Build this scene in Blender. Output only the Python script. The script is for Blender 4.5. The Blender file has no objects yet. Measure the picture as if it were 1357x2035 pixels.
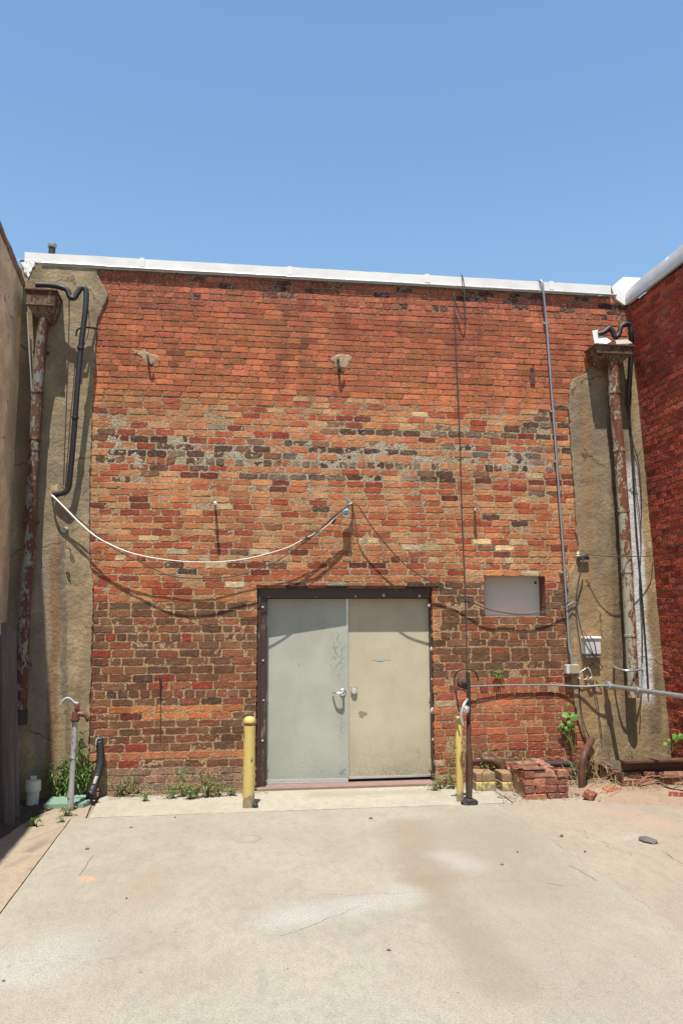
import bpy, bmesh, math, random
import numpy as np
from mathutils import Vector, Matrix

random.seed(7)
rng = np.random.default_rng(7)
S = bpy.context.scene
COL = S.collection
PI = math.pi

# ------------------------------------------------------------------ camera
YAW, PITCH, ROLL, FPX = 0.141812, 0.125967, 0.0026918, 1640.19
CX, CY = 678.5, 1017.5
_f = np.array([math.sin(YAW)*math.cos(PITCH), math.cos(YAW)*math.cos(PITCH), math.sin(PITCH)])
_r = np.array([math.cos(YAW), -math.sin(YAW), 0.0])
_d = np.cross(_f, _r)
CAM_R = np.array([math.cos(ROLL)*_r+math.sin(ROLL)*_d, -math.sin(ROLL)*_r+math.cos(ROLL)*_d, _f])
CAM_H, CAM_D = 1.68, 8.34
CAM = np.array([0.0, -CAM_D, CAM_H])
cam = bpy.data.objects.new('camera', bpy.data.cameras.new('camera'))
COL.objects.link(cam)
cam.data.sensor_fit = 'VERTICAL'; cam.data.sensor_height = 36.0; cam.data.sensor_width = 36.0
cam.data.lens = 36.0*FPX/2035.0
cam.data.clip_start = 0.05; cam.data.clip_end = 3000
m3 = np.array([CAM_R[0], -CAM_R[1], -CAM_R[2]]).T
cam.matrix_world = Matrix([list(m3[0])+[CAM[0]], list(m3[1])+[CAM[1]], list(m3[2])+[CAM[2]], [0,0,0,1]])
S.camera = cam

def ray(px, py):
    c = np.array([(px-CX)/FPX, (py-CY)/FPX, 1.0])
    return CAM_R.T @ c
def P(px, py, d=0.0):            # point seen at a pixel of the photo, at d metres in front of the main wall
    v = ray(px, py); t = (-d-CAM[1])/v[1]
    return CAM+v*t
KD = 1.25
def PD(px, py, d=0.0): return P(px, py, d*KD)   # hardware standing off the wall
def G(px, py, z=0.0):            # point of the ground seen at a pixel
    v = ray(px, py); t = (z-CAM[2])/v[2]
    return CAM+v*t
def proj(p):
    q = (np.asarray(p)-CAM) @ CAM_R.T
    return np.stack([q[..., 0]/q[..., 2]*FPX+CX, q[..., 1]/q[..., 2]*FPX+CY], -1)

# ------------------------------------------------------------------ light
SUN_EL, SUN_A = math.radians(69.5), math.radians(14.2)    # A: how far the sun stands left of the wall's normal
sdir = Vector((math.sin(SUN_A)*math.cos(SUN_EL), math.cos(SUN_A)*math.cos(SUN_EL), -math.sin(SUN_EL)))
sl = bpy.data.lights.new('sun', 'SUN'); sl.energy = 5.0; sl.angle = math.radians(0.5); sl.color = (1.0, 0.945, 0.85)
so = bpy.data.objects.new('sun', sl); COL.objects.link(so)
so.rotation_euler = sdir.to_track_quat('-Z', 'Y').to_euler(); so.location = (-3, -6, 14)
W = bpy.data.worlds.new('World'); S.world = W; W.use_nodes = True
wn = W.node_tree.nodes; wl = W.node_tree.links
sky = wn.new('ShaderNodeTexSky'); sky.sky_type = 'NISHITA'; sky.sun_disc = False
sky.sun_elevation = SUN_EL; sky.sun_rotation = math.radians(180)+SUN_A
sky.altitude = 0; sky.air_density = 1.85; sky.dust_density = 0.0; sky.ozone_density = 8.0
bg = wn['Background']; bg.inputs['Strength'].default_value = 0.100
wl.new(sky.outputs['Color'], bg.inputs['Color'])
S.view_settings.view_transform = 'Standard'; S.view_settings.look = 'None'
S.view_settings.exposure = 0.74; S.view_settings.gamma = 1.0
S.cycles.max_bounces = 6; S.cycles.diffuse_bounces = 4

# ------------------------------------------------------------------ helpers
def lin(r, g, b):
    f = lambda c: ((c/255+0.055)/1.055)**2.4 if c > 10 else c/255/12.92
    return np.array([f(r), f(g), f(b)])

def _hash(ix, iy, iz):
    n = (ix.astype(np.int64)*374761393+iy.astype(np.int64)*668265263+iz.astype(np.int64)*2147483647+1013) & 0xffffffff
    n = ((n ^ (n >> 13))*1274126177) & 0xffffffff
    n = (n ^ (n >> 16)) & 0xffffffff
    n = ((n ^ (n >> 15))*2246822519) & 0xffffffff
    return ((n ^ (n >> 13)) & 0xffffff)/float(0xffffff)
def vnoise(p, scale=1.0, seed=0):
    q = np.asarray(p, float)*scale+seed*17.31
    i = np.floor(q); f = q-i; f = f*f*(3-2*f); i = i.astype(int)
    out = 0
    for a in (0, 1):
        for b in (0, 1):
            for c in (0, 1):
                w = (f[..., 0] if a else 1-f[..., 0])*(f[..., 1] if b else 1-f[..., 1])*(f[..., 2] if c else 1-f[..., 2])
                out = out+w*_hash(i[..., 0]+a, i[..., 1]+b, i[..., 2]+c)
    return out*2-1
def fbm(p, scale=1.0, octv=3, seed=0):
    s, a, o = 0, 1.0, 0
    for k in range(octv):
        s = s+a*vnoise(p, scale*2**k, seed+k); o += a; a *= 0.5
    return s/o

class MB:
    def __init__(self):
        self.v = []; self.f = []; self.n = 0; self.c = []; self.parts = []
    def add(self, v, f, c=None):
        v = np.asarray(v, float).reshape(-1, 3)
        self.v.append(v); n = self.n; self.parts.append((self.n, len(self.f)))
        self.f += [[i+n for i in q] for q in f]
        if c is not None: self.c.append(np.broadcast_to(np.asarray(c, float), (len(v), 4)))
        self.n += len(v)
    def box(self, a, b, bev=0.0, M=None):
        a = np.minimum(a, b).astype(float) if False else np.asarray(a, float); b = np.asarray(b, float)
        lo, hi = np.minimum(a, b), np.maximum(a, b)
        bm = bmesh.new(); bmesh.ops.create_cube(bm, size=1)
        for v in bm.verts:
            for k in range(3): v.co[k] = lo[k]+(v.co[k]+.5)*(hi[k]-lo[k])
        if bev > 0: bmesh.ops.bevel(bm, geom=list(bm.edges), offset=min(bev, 0.45*float((hi-lo).min())), segments=2, affect='EDGES', profile=.6)
        self.bm(bm, M)
    def bm(self, bm, M=None):
        bm.verts.index_update()
        vs = np.array([v.co[:] for v in bm.verts]); fs = [[v.index for v in f.verts] for f in bm.faces]
        if M is not None:
            M = np.array(M); vs = vs@M[:3, :3].T+M[:3, 3]
        self.add(vs, fs); bm.free()
    def tube(self, pts, r, n=12, caps=True, flat=None):
        pts = [np.asarray(p, float) for p in pts]; N = len(pts)
        rr = np.broadcast_to(np.asarray(r, float), (N,))
        T = []
        for i in range(N):
            t = pts[min(i+1, N-1)]-pts[max(i-1, 0)]; T.append(t/(np.linalg.norm(t)+1e-12))
        up = np.array([0, 0, 1.0]) if abs(T[0][2]) < .9 else np.array([1.0, 0, 0])
        u = np.cross(T[0], up); u /= np.linalg.norm(u)
        V = []
        for i in range(N):
            u = u-T[i]*(u@T[i]); u /= np.linalg.norm(u); w = np.cross(T[i], u)
            a = np.arange(n)*2*PI/n
            V.append(pts[i]+rr[i]*(np.cos(a)[:, None]*u+np.sin(a)[:, None]*w))
        F = [[i*n+k, i*n+(k+1) % n, (i+1)*n+(k+1) % n, (i+1)*n+k] for i in range(N-1) for k in range(n)]
        if caps: F += [list(range(n))[::-1], [(N-1)*n+k for k in range(n)]]
        self.add(np.concatenate(V), F)
    def lathe(self, o, prof, n=24, axis=(0, 0, 1)):          # prof: (radius, height) list along axis
        a = np.asarray(axis, float); a /= np.linalg.norm(a)
        self.tube_prof(o, a, prof, n)
    def tube_prof(self, o, a, prof, n):
        up = np.array([0, 0, 1.0]) if abs(a[2]) < .9 else np.array([1.0, 0, 0])
        u = np.cross(a, up); u /= np.linalg.norm(u); w = np.cross(a, u)
        th = np.arange(n)*2*PI/n; V = []
        for r, h in prof: V.append(np.asarray(o)+a*h+max(r, 1e-5)*(np.cos(th)[:, None]*u+np.sin(th)[:, None]*w))
        N = len(prof)
        F = [[i*n+k, i*n+(k+1) % n, (i+1)*n+(k+1) % n, (i+1)*n+k] for i in range(N-1) for k in range(n)]
        F += [list(range(n))[::-1], [(N-1)*n+k for k in range(n)]]
        self.add(np.concatenate(V), F)
    def prism(self, poly, vec):                               # polygon (3-D points) pushed along vec
        poly = [np.asarray(p, float) for p in poly]; n = len(poly); vec = np.asarray(vec, float)
        self.add(poly+[p+vec for p in poly], [list(range(n)), [n+k for k in range(n)][::-1]]+[[k, n+k, n+(k+1) % n, (k+1) % n] for k in range(n)])
    def grid(self, V, nu, nv, c=None, flip=False):            # V: nv*nu points
        F = []
        for j in range(nv-1):
            for i in range(nu-1):
                q = [j*nu+i, j*nu+i+1, (j+1)*nu+i+1, (j+1)*nu+i]
                F.append(q[::-1] if flip else q)
        self.add(V, F, c)

def obj(name, mb, mat, parent=None, smooth=False, fixn=True):
    me = bpy.data.meshes.new(name)
    v = np.concatenate(mb.v)
    if parent is not None:
        o = np.zeros(3); q = parent
        while q is not None: o += np.array(q.location); q = q.parent
        v = v-o
    me.from_pydata(v.tolist(), [], mb.f)
    if mb.c:
        at = me.color_attributes.new('Col', 'FLOAT_COLOR', 'POINT')
        at.data.foreach_set('color', np.concatenate(mb.c).astype(np.float32).ravel())
    if fixn and len(mb.f) < 30000:
        bm = bmesh.new(); bm.from_mesh(me); bmesh.ops.recalc_face_normals(bm, faces=bm.faces); bm.to_mesh(me); bm.free()
    if smooth:
        me.polygons.foreach_set('use_smooth', [True]*len(me.polygons))
        try: me.set_sharp_from_angle(angle=math.radians(40))
        except Exception: pass
    me.materials.append(mat); me.update()
    ob = bpy.data.objects.new(name, me); COL.objects.link(ob)
    if parent is not None: ob.parent = parent
    return ob
def objs(name, mb, mat, parent=None, smooth=False):      # one object for each piece in the builder
    out = []
    for k, (v0, f0) in enumerate(mb.parts):
        v1, f1 = mb.parts[k+1] if k+1 < len(mb.parts) else (mb.n, len(mb.f))
        q = MB(); V = np.concatenate(mb.v)[v0:v1]; q.add(V, [[i-v0 for i in f] for f in mb.f[f0:f1]]); out.append(obj(name, q, mat, parent, smooth))
    return out
def tag(o, label, cat, group=None):
    o['label'] = label; o['category'] = cat
    if group: o['group'] = group
    return o
def thing(name, label, cat, loc, group=None):
    o = bpy.data.objects.new(name, None); COL.objects.link(o); o.location = tuple(float(x) for x in loc)
    o.empty_display_size = 0.1
    return tag(o, label, cat, group)
def struct(o):
    o['kind'] = 'structure'; return o
def spline(pts, n=8):
    pts = [np.asarray(p, float) for p in pts]
    if len(pts) < 3: return pts
    out = []; Q = [2*pts[0]-pts[1]]+pts+[2*pts[-1]-pts[-2]]
    for i in range(1, len(Q)-2):
        a, b, c, d = Q[i-1], Q[i], Q[i+1], Q[i+2]
        for k in range(n):
            t = k/n
            out.append(.5*((2*b)+(-a+c)*t+(2*a-5*b+4*c-d)*t*t+(-a+3*b-3*c+d)*t**3))
    out.append(pts[-1]); return out

# ------------------------------------------------------------------ materials
class NT:
    def __init__(self, name):
        self.m = bpy.data.materials.new(name); self.m.use_nodes = True
        self.t = self.m.node_tree; self.b = self.t.nodes['Principled BSDF']; self._co = None
    def n(self, ty, **kw):
        x = self.t.nodes.new('ShaderNode'+ty)
        for k, v in kw.items(): setattr(x, k, v)
        return x
    def l(self, a, b): self.t.links.new(a, b)
    def set(self, sock, val):
        if isinstance(val, bpy.types.NodeSocket): self.l(val, sock)
        elif isinstance(val, (tuple, list, np.ndarray)):
            val = [float(x) for x in val]
            sock.default_value = val+[1.0] if sock.type == 'RGBA' and len(val) == 3 else val
        else: sock.default_value = val
    @property
    def co(self):
        if self._co is None: self._co = self.n('TexCoord').outputs['Object']
        return self._co
    def vec(self, scale=(1, 1, 1), loc=(0, 0, 0), src=None, rot=(0, 0, 0)):
        m = self.n('Mapping'); self.l(src or self.co, m.inputs['Vector'])
        m.inputs['Scale'].default_value = scale; m.inputs['Location'].default_value = loc; m.inputs['Rotation'].default_value = rot
        return m.outputs[0]
    def noise(self, scale, detail=4, rough=.55, src=None, dist=0):
        x = self.n('TexNoise'); self.l(src or self.co, x.inputs['Vector'])
        x.inputs['Scale'].default_value = scale; x.inputs['Detail'].default_value = detail
        x.inputs['Roughness'].default_value = rough; x.inputs['Distortion'].default_value = dist
        return x.outputs[0]
    def ramp(self, fac, a, b, lo=0., hi=1.):
        x = self.n('MapRange'); x.interpolation_type = 'SMOOTHSTEP'
        self.set(x.inputs['Value'], fac); self.set(x.inputs['From Min'], a); self.set(x.inputs['From Max'], b)
        x.inputs['To Min'].default_value = lo; x.inputs['To Max'].default_value = hi
        return x.outputs[0]
    def math(self, op, a, b=0.0, c=0.0):
        x = self.n('Math', operation=op); self.set(x.inputs[0], a); self.set(x.inputs[1], b)
        if op in ('MULTIPLY_ADD',): self.set(x.inputs[2], c)
        return x.outputs[0]
    def mix(self, fac, a, b, mode='MIX'):
        x = self.n('Mix', data_type='RGBA', blend_type=mode)
        self.set(x.inputs[0], fac); self.set(x.inputs[6], a); self.set(x.inputs[7], b)
        return x.outputs[2]
    def bump(self, h, strength=.5, dist=.01, nrm=None):
        x = self.n('Bump'); x.inputs['Strength'].default_value = strength; x.inputs['Distance'].default_value = dist
        self.l(h, x.inputs['Height'])
        if nrm is not None: self.l(nrm, x.inputs['Normal'])
        self.l(x.outputs[0], self.b.inputs['Normal']); return x.outputs[0]
    def color(self, c): self.set(self.b.inputs['Base Color'], c)
    def rough(self, v): self.set(self.b.inputs['Roughness'], v)
    def metal(self, v): self.set(self.b.inputs['Metallic'], v)
    def seg(self, a, b, w, noise_amt=0.0, nscale=6.0, soft=.5):   # mask of a thin line on the ground from a to b (metres)
        src = self.co
        if noise_amt:
            nz = self.n('TexNoise'); self.l(self.co, nz.inputs['Vector']); nz.inputs['Scale'].default_value = nscale; nz.inputs['Detail'].default_value = 3
            s1 = self.n('VectorMath', operation='SUBTRACT'); self.l(nz.outputs[1], s1.inputs[0]); s1.inputs[1].default_value = (.5, .5, .5)
            s2 = self.n('VectorMath', operation='SCALE'); self.l(s1.outputs[0], s2.inputs[0]); s2.inputs['Scale'].default_value = noise_amt
            s3 = self.n('VectorMath', operation='ADD'); self.l(self.co, s3.inputs[0]); self.l(s2.outputs[0], s3.inputs[1]); src = s3.outputs[0]
        a = Vector((a[0], a[1], 0)); b = Vector((b[0], b[1], 0)); L = (b-a).length; t = (b-a)/L
        d = self.n('VectorMath', operation='SUBTRACT'); self.l(src, d.inputs[0]); d.inputs[1].default_value = a
        fl = self.n('VectorMath', operation='MULTIPLY'); self.l(d.outputs[0], fl.inputs[0]); fl.inputs[1].default_value = (1, 1, 0)
        dt = self.n('VectorMath', operation='DOT_PRODUCT'); self.l(fl.outputs[0], dt.inputs[0]); dt.inputs[1].default_value = t
        cl = self.n('Clamp'); self.l(dt.outputs['Value'], cl.inputs[0]); cl.inputs[1].default_value = 0; cl.inputs[2].default_value = L
        pr = self.n('VectorMath', operation='SCALE'); pr.inputs[0].default_value = t; self.l(cl.outputs[0], pr.inputs['Scale'])
        ds = self.n('VectorMath', operation='DISTANCE'); self.l(fl.outputs[0], ds.inputs[0]); self.l(pr.outputs[0], ds.inputs[1])
        return self.ramp(ds.outputs['Value'], w*(1-soft), w*(1+soft), 1, 0)

def m_plain(name, c, rough=.6, metal=0.0, var=.15, scale=12, bump=.15, bscale=60):
    t = NT(name); n = t.noise(scale, 5)
    c = np.asarray(c, float)
    t.color(t.mix(n, c*(1-var), np.minimum(c*(1+var), 1))); t.rough(rough); t.metal(metal)
    if bump: t.bump(t.noise(bscale, 4), bump, .004)
    return t.m
def m_rust(name, paint, amount=.5, rust=(.16, .04, .015), rust2=(.30, .10, .035), scale=9, stretch=.35, rough=.65, side=0.0, zr=None):
    t = NT(name)
    v = t.vec((1, 1, stretch)); a = t.noise(scale, 7, .65, v); b = t.noise(scale*4, 5, .7, v)
    s = t.math('ADD', t.math('MULTIPLY', a, .68), t.math('MULTIPLY', b, .32))
    if side:                                            # more rust towards +x of the pipe
        sx = t.n('SeparateXYZ'); g = t.n('NewGeometry'); t.l(g.outputs['Normal'], sx.inputs[0])
        s = t.math('ADD', s, t.math('MULTIPLY', sx.outputs[0], side))
    if zr:                                              # rustier above than below
        sz = t.n('SeparateXYZ'); t.l(t.co, sz.inputs[0]); s = t.math('ADD', s, t.ramp(sz.outputs[2], zr[0], zr[1], zr[2], zr[3]))
    mk = t.ramp(s, .56-.3*(amount-.3), .60-.3*(amount-.3))
    p = np.asarray(paint); pc = t.mix(t.noise(22, 5), p*.82, p*1.12)
    rc = t.mix(t.noise(35, 5), rust, rust2)
    t.color(t.mix(mk, pc, rc)); t.rough(t.ramp(mk, 0, 1, rough-.15, .9))
    t.bump(t.math('ADD', t.math('MULTIPLY', mk, .4), t.noise(80, 3)), .3, .003)
    return t.m

def m_brick():
    t = NT('brick'); at = t.n('Attribute', attribute_name='Col'); c = at.outputs['Color']; al = at.outputs['Alpha']
    n1 = t.noise(28, 6, .65, t.vec((1, 1, 1.6))); n2 = t.noise(9, 3); n3 = t.noise(140, 3, .6)
    k = t.math('MULTIPLY_ADD', n1, 1.15, .40)
    c1 = t.mix(1.0, c, k, 'MULTIPLY')
    hs = t.n('HueSaturation'); hs.inputs['Saturation'].default_value = .98; hs.inputs['Value'].default_value = .97; t.l(c1, hs.inputs['Color']); c1 = hs.outputs[0]
    pit = t.ramp(n3, .32, .42, .42, 1.0)
    c1 = t.mix(1.0, c1, pit, 'MULTIPLY')
    # streaky paler firing marks, and whitish bloom where alpha says so
    c1 = t.mix(t.ramp(n2, .55, .75, 0, .25), c1, t.mix(.5, c, (.62, .36, .22)))
    gr = t.noise(85, 5, .75); c1 = t.mix(1.0, c1, t.ramp(gr, .30, .66, .55, 1.22), 'MULTIPLY')
    w1 = t.noise(.9, 5, .62, t.vec((1.3, 1, .8))); w2 = t.noise(2.4, 5, .65, t.vec((2.6, 1, .22), (5, 0, 3)))
    c1 = t.mix(1.0, c1, t.ramp(w1, .30, .70, .76, 1.10), 'MULTIPLY'); c1 = t.mix(1.0, c1, t.ramp(w2, .34, .62, .80, 1.06), 'MULTIPLY')
    c1 = t.mix(t.ramp(t.noise(16, 6, .7, t.vec((1, 1, 1.5), (8, 2, 1))), .56, .70, 0, .42), c1, (.30, .235, .165))     # dust and old mortar film
    e = t.noise(34, 6, .7, t.vec((1, 1, 2.2), (3, 1, 7)))
    ef = t.math('MULTIPLY', t.ramp(e, .54, .64), al)
    c1 = t.mix(ef, c1, (.62, .47, .42))
    t.color(c1); t.rough(.9); t.b.inputs['Specular IOR Level'].default_value = .25
    t.bump(t.math('ADD', t.math('ADD', n1, t.math('MULTIPLY', n3, .5)), t.math('MULTIPLY', gr, .6)), .75, .008)
    return t.m
def m_mortar():
    t = NT('mortar'); at = t.n('Attribute', attribute_name='Col'); c = at.outputs['Color']
    n1 = t.noise(60, 6, .7); n2 = t.noise(7, 4)
    k = t.ramp(n1, .30, .66, .28, 1.42)
    c1 = t.mix(1.0, c, k, 'MULTIPLY')
    c1 = t.mix(t.ramp(n2, .56, .7, 0, .45), c1, (.11, .10, .085))
    t.color(c1); t.rough(.95); t.b.inputs['Specular IOR Level'].default_value = .2
    t.bump(n1, 1.0, .014)
    return t.m
def m_stucco(name, base, dark, streaks=(), x_stain=.5, pits=True):
    t = NT(name)
    a = t.noise(3.2, 6, .6); b = t.noise(26, 5, .6); c3 = t.noise(1.3, 3, .5, t.vec((2.2, 1, .35)))
    base = np.asarray(base); dark = np.asarray(dark)
    c = t.mix(t.ramp(a, .34, .68), base*.74, base*1.18)
    c = t.mix(t.ramp(t.noise(.75, 5, .65, t.vec((1.4, 1, .7), (2, 0, 9))), .42, .62, 0, .5), c, np.array([base.mean()*.62]*3)*np.array([1.08, 1.0, .88]))
    c = t.mix(t.math('MULTIPLY', t.ramp(c3, .5, .68), x_stain), c, dark)
    c = t.mix(t.ramp(b, .35, .75, .0, .5), c, base*.5)
    # mineral staining that runs down from old leaks
    if streaks:
        sx = t.n('SeparateXYZ'); t.l(t.co, sx.inputs[0])
        wob = t.math('MULTIPLY', t.math('SUBTRACT', t.noise(2.6, 4, .6, t.vec((1, 1, .8))), .5), .16)
        for (x0, z0, x1, z1, w, col, st) in streaks:
            # x position of the streak's middle at this height
            k = (x1-x0)/(z1-z0)
            xm = t.math('MULTIPLY_ADD', sx.outputs[2], k, x0-k*z0)
            dx = t.math('ABSOLUTE', t.math('ADD', t.math('SUBTRACT', sx.outputs[0], xm), wob))
            mk = t.ramp(dx, w*.35, w, 1, 0)
            mk = t.math('MULTIPLY', mk, t.ramp(sx.outputs[2], z1-.12, z1+.15, 1, 0) if z1 > z0 else 1.0)
            mk = t.math('MULTIPLY', mk, t.ramp(sx.outputs[2], z0-.12, z0+.12))
            mk = t.math('MULTIPLY', mk, t.ramp(t.noise(24, 5, .65), .3, .58, .45, 1.0))
            c = t.mix(t.math('MULTIPLY', mk, st), c, col)
    vo = t.n('TexVoronoi'); t.l(t.co, vo.inputs['Vector']); vo.inputs['Scale'].default_value = 22
    pm = t.ramp(vo.outputs['Distance'], .08, .16, 1, 0)
    pm = t.math('MULTIPLY', pm, t.ramp(t.noise(5, 3), .5, .6))
    if pits: c = t.mix(t.math('MULTIPLY', pm, .8), c, dark*.4)
    cr = t.n('TexVoronoi', feature='DISTANCE_TO_EDGE'); t.l(t.vec((1, 1, 1)), cr.inputs['Vector']); cr.inputs['Scale'].default_value = 1.1
    ds = t.n('TexNoise'); t.l(t.co, ds.inputs['Vector']); ds.inputs['Scale'].default_value = 5
    mx = t.n('Mix', data_type='VECTOR'); mx.inputs[0].default_value = .18; t.l(t.co, mx.inputs[4]); t.l(ds.outputs[1], mx.inputs[5]); t.l(mx.outputs[1], cr.inputs['Vector'])
    ck = t.math('MULTIPLY', t.ramp(cr.outputs['Distance'], .003, .008, 1, 0), t.ramp(a, .48, .55))
    c = t.mix(t.math('MULTIPLY', ck, .7), c, dark*.5)
    t.color(c); t.rough(.95); t.b.inputs['Specular IOR Level'].default_value = .2
    h = t.math('ADD', t.math('MULTIPLY', b, 1.0), t.math('MULTIPLY', t.noise(90, 3), .5))
    h = t.math('SUBTRACT', h, t.math('MULTIPLY', pm, .6))
    t.bump(h, .75, .012)
    return t.m
def m_wood(name, c):
    t = NT(name); v = t.vec((1, 1, .06)); n = t.noise(26, 6, .65, v, 1.2); n2 = t.noise(90, 3, .6, t.vec((1, 1, .03)))
    c = np.asarray(c); t.color(t.mix(t.ramp(n, .3, .7), c*.55, c*1.2)); t.rough(.85)
    t.bump(t.math('ADD', n, n2), .5, .006); return t.m

def LN(r, g, b): return tuple(lin(r, g, b))
M = {}
M['brick'] = m_brick(); M['mortar'] = m_mortar()
M['cap'] = m_plain('white_roof_membrane', (.64, .62, .585), .6, 0, .14, 5, .6, 9)
M['cap_strip'] = m_plain('metal_edge_strip', (.40, .40, .40), .5, .25, .2, 10, .1)
M['tar'] = m_rust('patch_of_tar_and_paint', (.66, .65, .62), .42, (.02, .02, .022), (.06, .06, .065), 16, .7)
M['frame'] = m_rust('old_brown_frame_paint', (.040, .020, .013), .25, (.16, .12, .10), (.10, .06, .05), 8, .3)
M['steel'] = m_plain('dark_steel', (.045, .04, .036), .6, .5, .3, 14, .2)
M['alu'] = m_plain('worn_aluminium', (.62, .62, .60), .4, .85, .2, 12, .05)
M['chrome'] = m_plain('bright_metal', (.72, .70, .66), .25, 1, .08, 10, .02)
M['galv'] = m_plain('galvanised_steel', (.50, .53, .55), .38, .8, .22, 18, .1)
M['conduit'] = m_plain('grey_conduit', (.30, .33, .35), .4, .6, .2, 14, .05)
M['black'] = m_plain('black_rubber', (.018, .018, .02), .55, 0, .4, 20, .2)
M['wire'] = m_plain('dark_cable', (.05, .042, .036), .7, 0, .3, 20, 0)
M['white_cable'] = m_plain('white_cable', (.72, .70, .66), .5, 0, .12, 16, 0)
M['grey_plastic'] = m_plain('grey_plastic', (.46, .48, .47), .5, 0, .1, 9, .05)
M['dark_plastic'] = m_plain('dark_grey_plastic', (.16, .17, .17), .5, 0, .15, 9, .05)
M['beige'] = m_plain('beige_painted_box', (.30, .255, .17), .5, 0, .12, 15, .08)
M['pvc'] = m_plain('aged_white_pvc', (.52, .48, .38), .5, 0, .16, 12, .08)
M['green_cover'] = m_plain('faded_green_plastic', (.16, .25, .185), .6, 0, .12, 10, .1)
M['wood'] = m_wood('weathered_wood', (.115, .085, .075)); M['wood2'] = m_wood('greyer_weathered_wood', (.13, .105, .10))
M['pipe_l'] = m_rust('peeling_downpipe_paint', (.17, .18, .155), .62, (.06, .022, .012), (.12, .042, .018), scale=12, stretch=.5, side=.05)
M['pipe_r'] = m_rust('rusted_downpipe_paint', (.29, .275, .205), .58, rust=(.07, .020, .010), rust2=(.19, .062, .020), scale=17, stretch=.45, side=.06, zr=(1.4, 3.4, -.02, .05))
M['hopper'] = m_rust('rusty_hopper_paint', (.14, .10, .06), .55, rust=(.045, .016, .010), rust2=(.10, .036, .016), scale=9, stretch=.5)
M['flash'] = m_plain('torn_white_flashing', (.70, .67, .60), .5, .1, .15, 9, .2)
M['red'] = m_rust('red_hydrant_paint', (.17, .032, .022), .52, (.05, .03, .025), (.10, .07, .055), 26, 1)
M['hyd_pipe'] = m_rust('dull_galvanised_pipe', (.30, .31, .31), .35, (.14, .09, .06), (.22, .16, .11), 14, .4)
M['rusty'] = m_rust('rusted_iron', (.07, .035, .022), .6, (.06, .025, .015), (.13, .05, .025), 12, 1)
M['iron'] = m_plain('black_iron', (.035, .028, .024), .7, .3, .3, 20, .3)
M['stem'] = m_plain('weed_stem', (.13, .17, .05), .7, 0, .2, 20, 0)
M['dry'] = m_plain('dry_stem', (.26, .20, .12), .85, 0, .3, 20, 0)
def m_leaf(name, c, c2):
    t = NT(name); oi = t.n('NewGeometry'); rnd = oi.outputs['Random Per Island']
    t.color(t.mix(rnd, c, c2)); t.rough(.55)
    tr = t.n('BsdfTranslucent'); t.set(tr.inputs[0], np.array(c2)*1.6); ms = t.n('MixShader'); ms.inputs[0].default_value = .3
    t.l(t.b.outputs[0], ms.inputs[1]); t.l(tr.outputs[0], ms.inputs[2]); t.l(ms.outputs[0], t.t.nodes['Material Output'].inputs[0])
    return t.m
M['leaf'] = m_leaf('weed_leaf', (.045, .10, .018), (.14, .22, .045)); M['vine'] = m_leaf('vine_leaf', (.06, .16, .022), (.13, .28, .045))
M['leaf2'] = m_leaf('dusty_weed_leaf', (.10, .13, .04), (.20, .22, .09)); M['dryleaf'] = m_leaf('dead_leaf', (.16, .10, .05), (.28, .2, .12))
M['stone'] = m_plain('small_stone', (.10, .09, .085), .9, 0, .4, 30, .4)

def m_yellow():
    t = NT('chipped_yellow_paint'); n = t.noise(9, 6, .65, t.vec((1, 1, .5))); n2 = t.noise(40, 4)
    c = t.mix(n2, (.46, .34, .085), (.56, .44, .15))
    sx = t.n('SeparateXYZ'); t.l(t.co, sx.inputs[0])
    lowz = t.ramp(sx.outputs[2], .02, .25, .22, 0)
    mk = t.ramp(t.math('ADD', n, lowz), .645, .665)
    c = t.mix(t.ramp(t.noise(5, 5, .7, t.vec((1, 1, .25))), .45, .7, 0, .4), c, (.30, .235, .09))
    ch = t.ramp(t.noise(26, 4, .6, t.vec((1, 1, .45), (2, 4, 6))), .64, .66); c = t.mix(ch, c, (.055, .032, .02))
    c = t.mix(mk, c, t.mix(t.noise(30, 4), (.10, .06, .035), (.38, .31, .22)))
    t.color(c); t.rough(.55); t.bump(t.math('SUBTRACT', n2, mk), .3, .004); return t.m
M['yellow'] = m_yellow()

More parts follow.
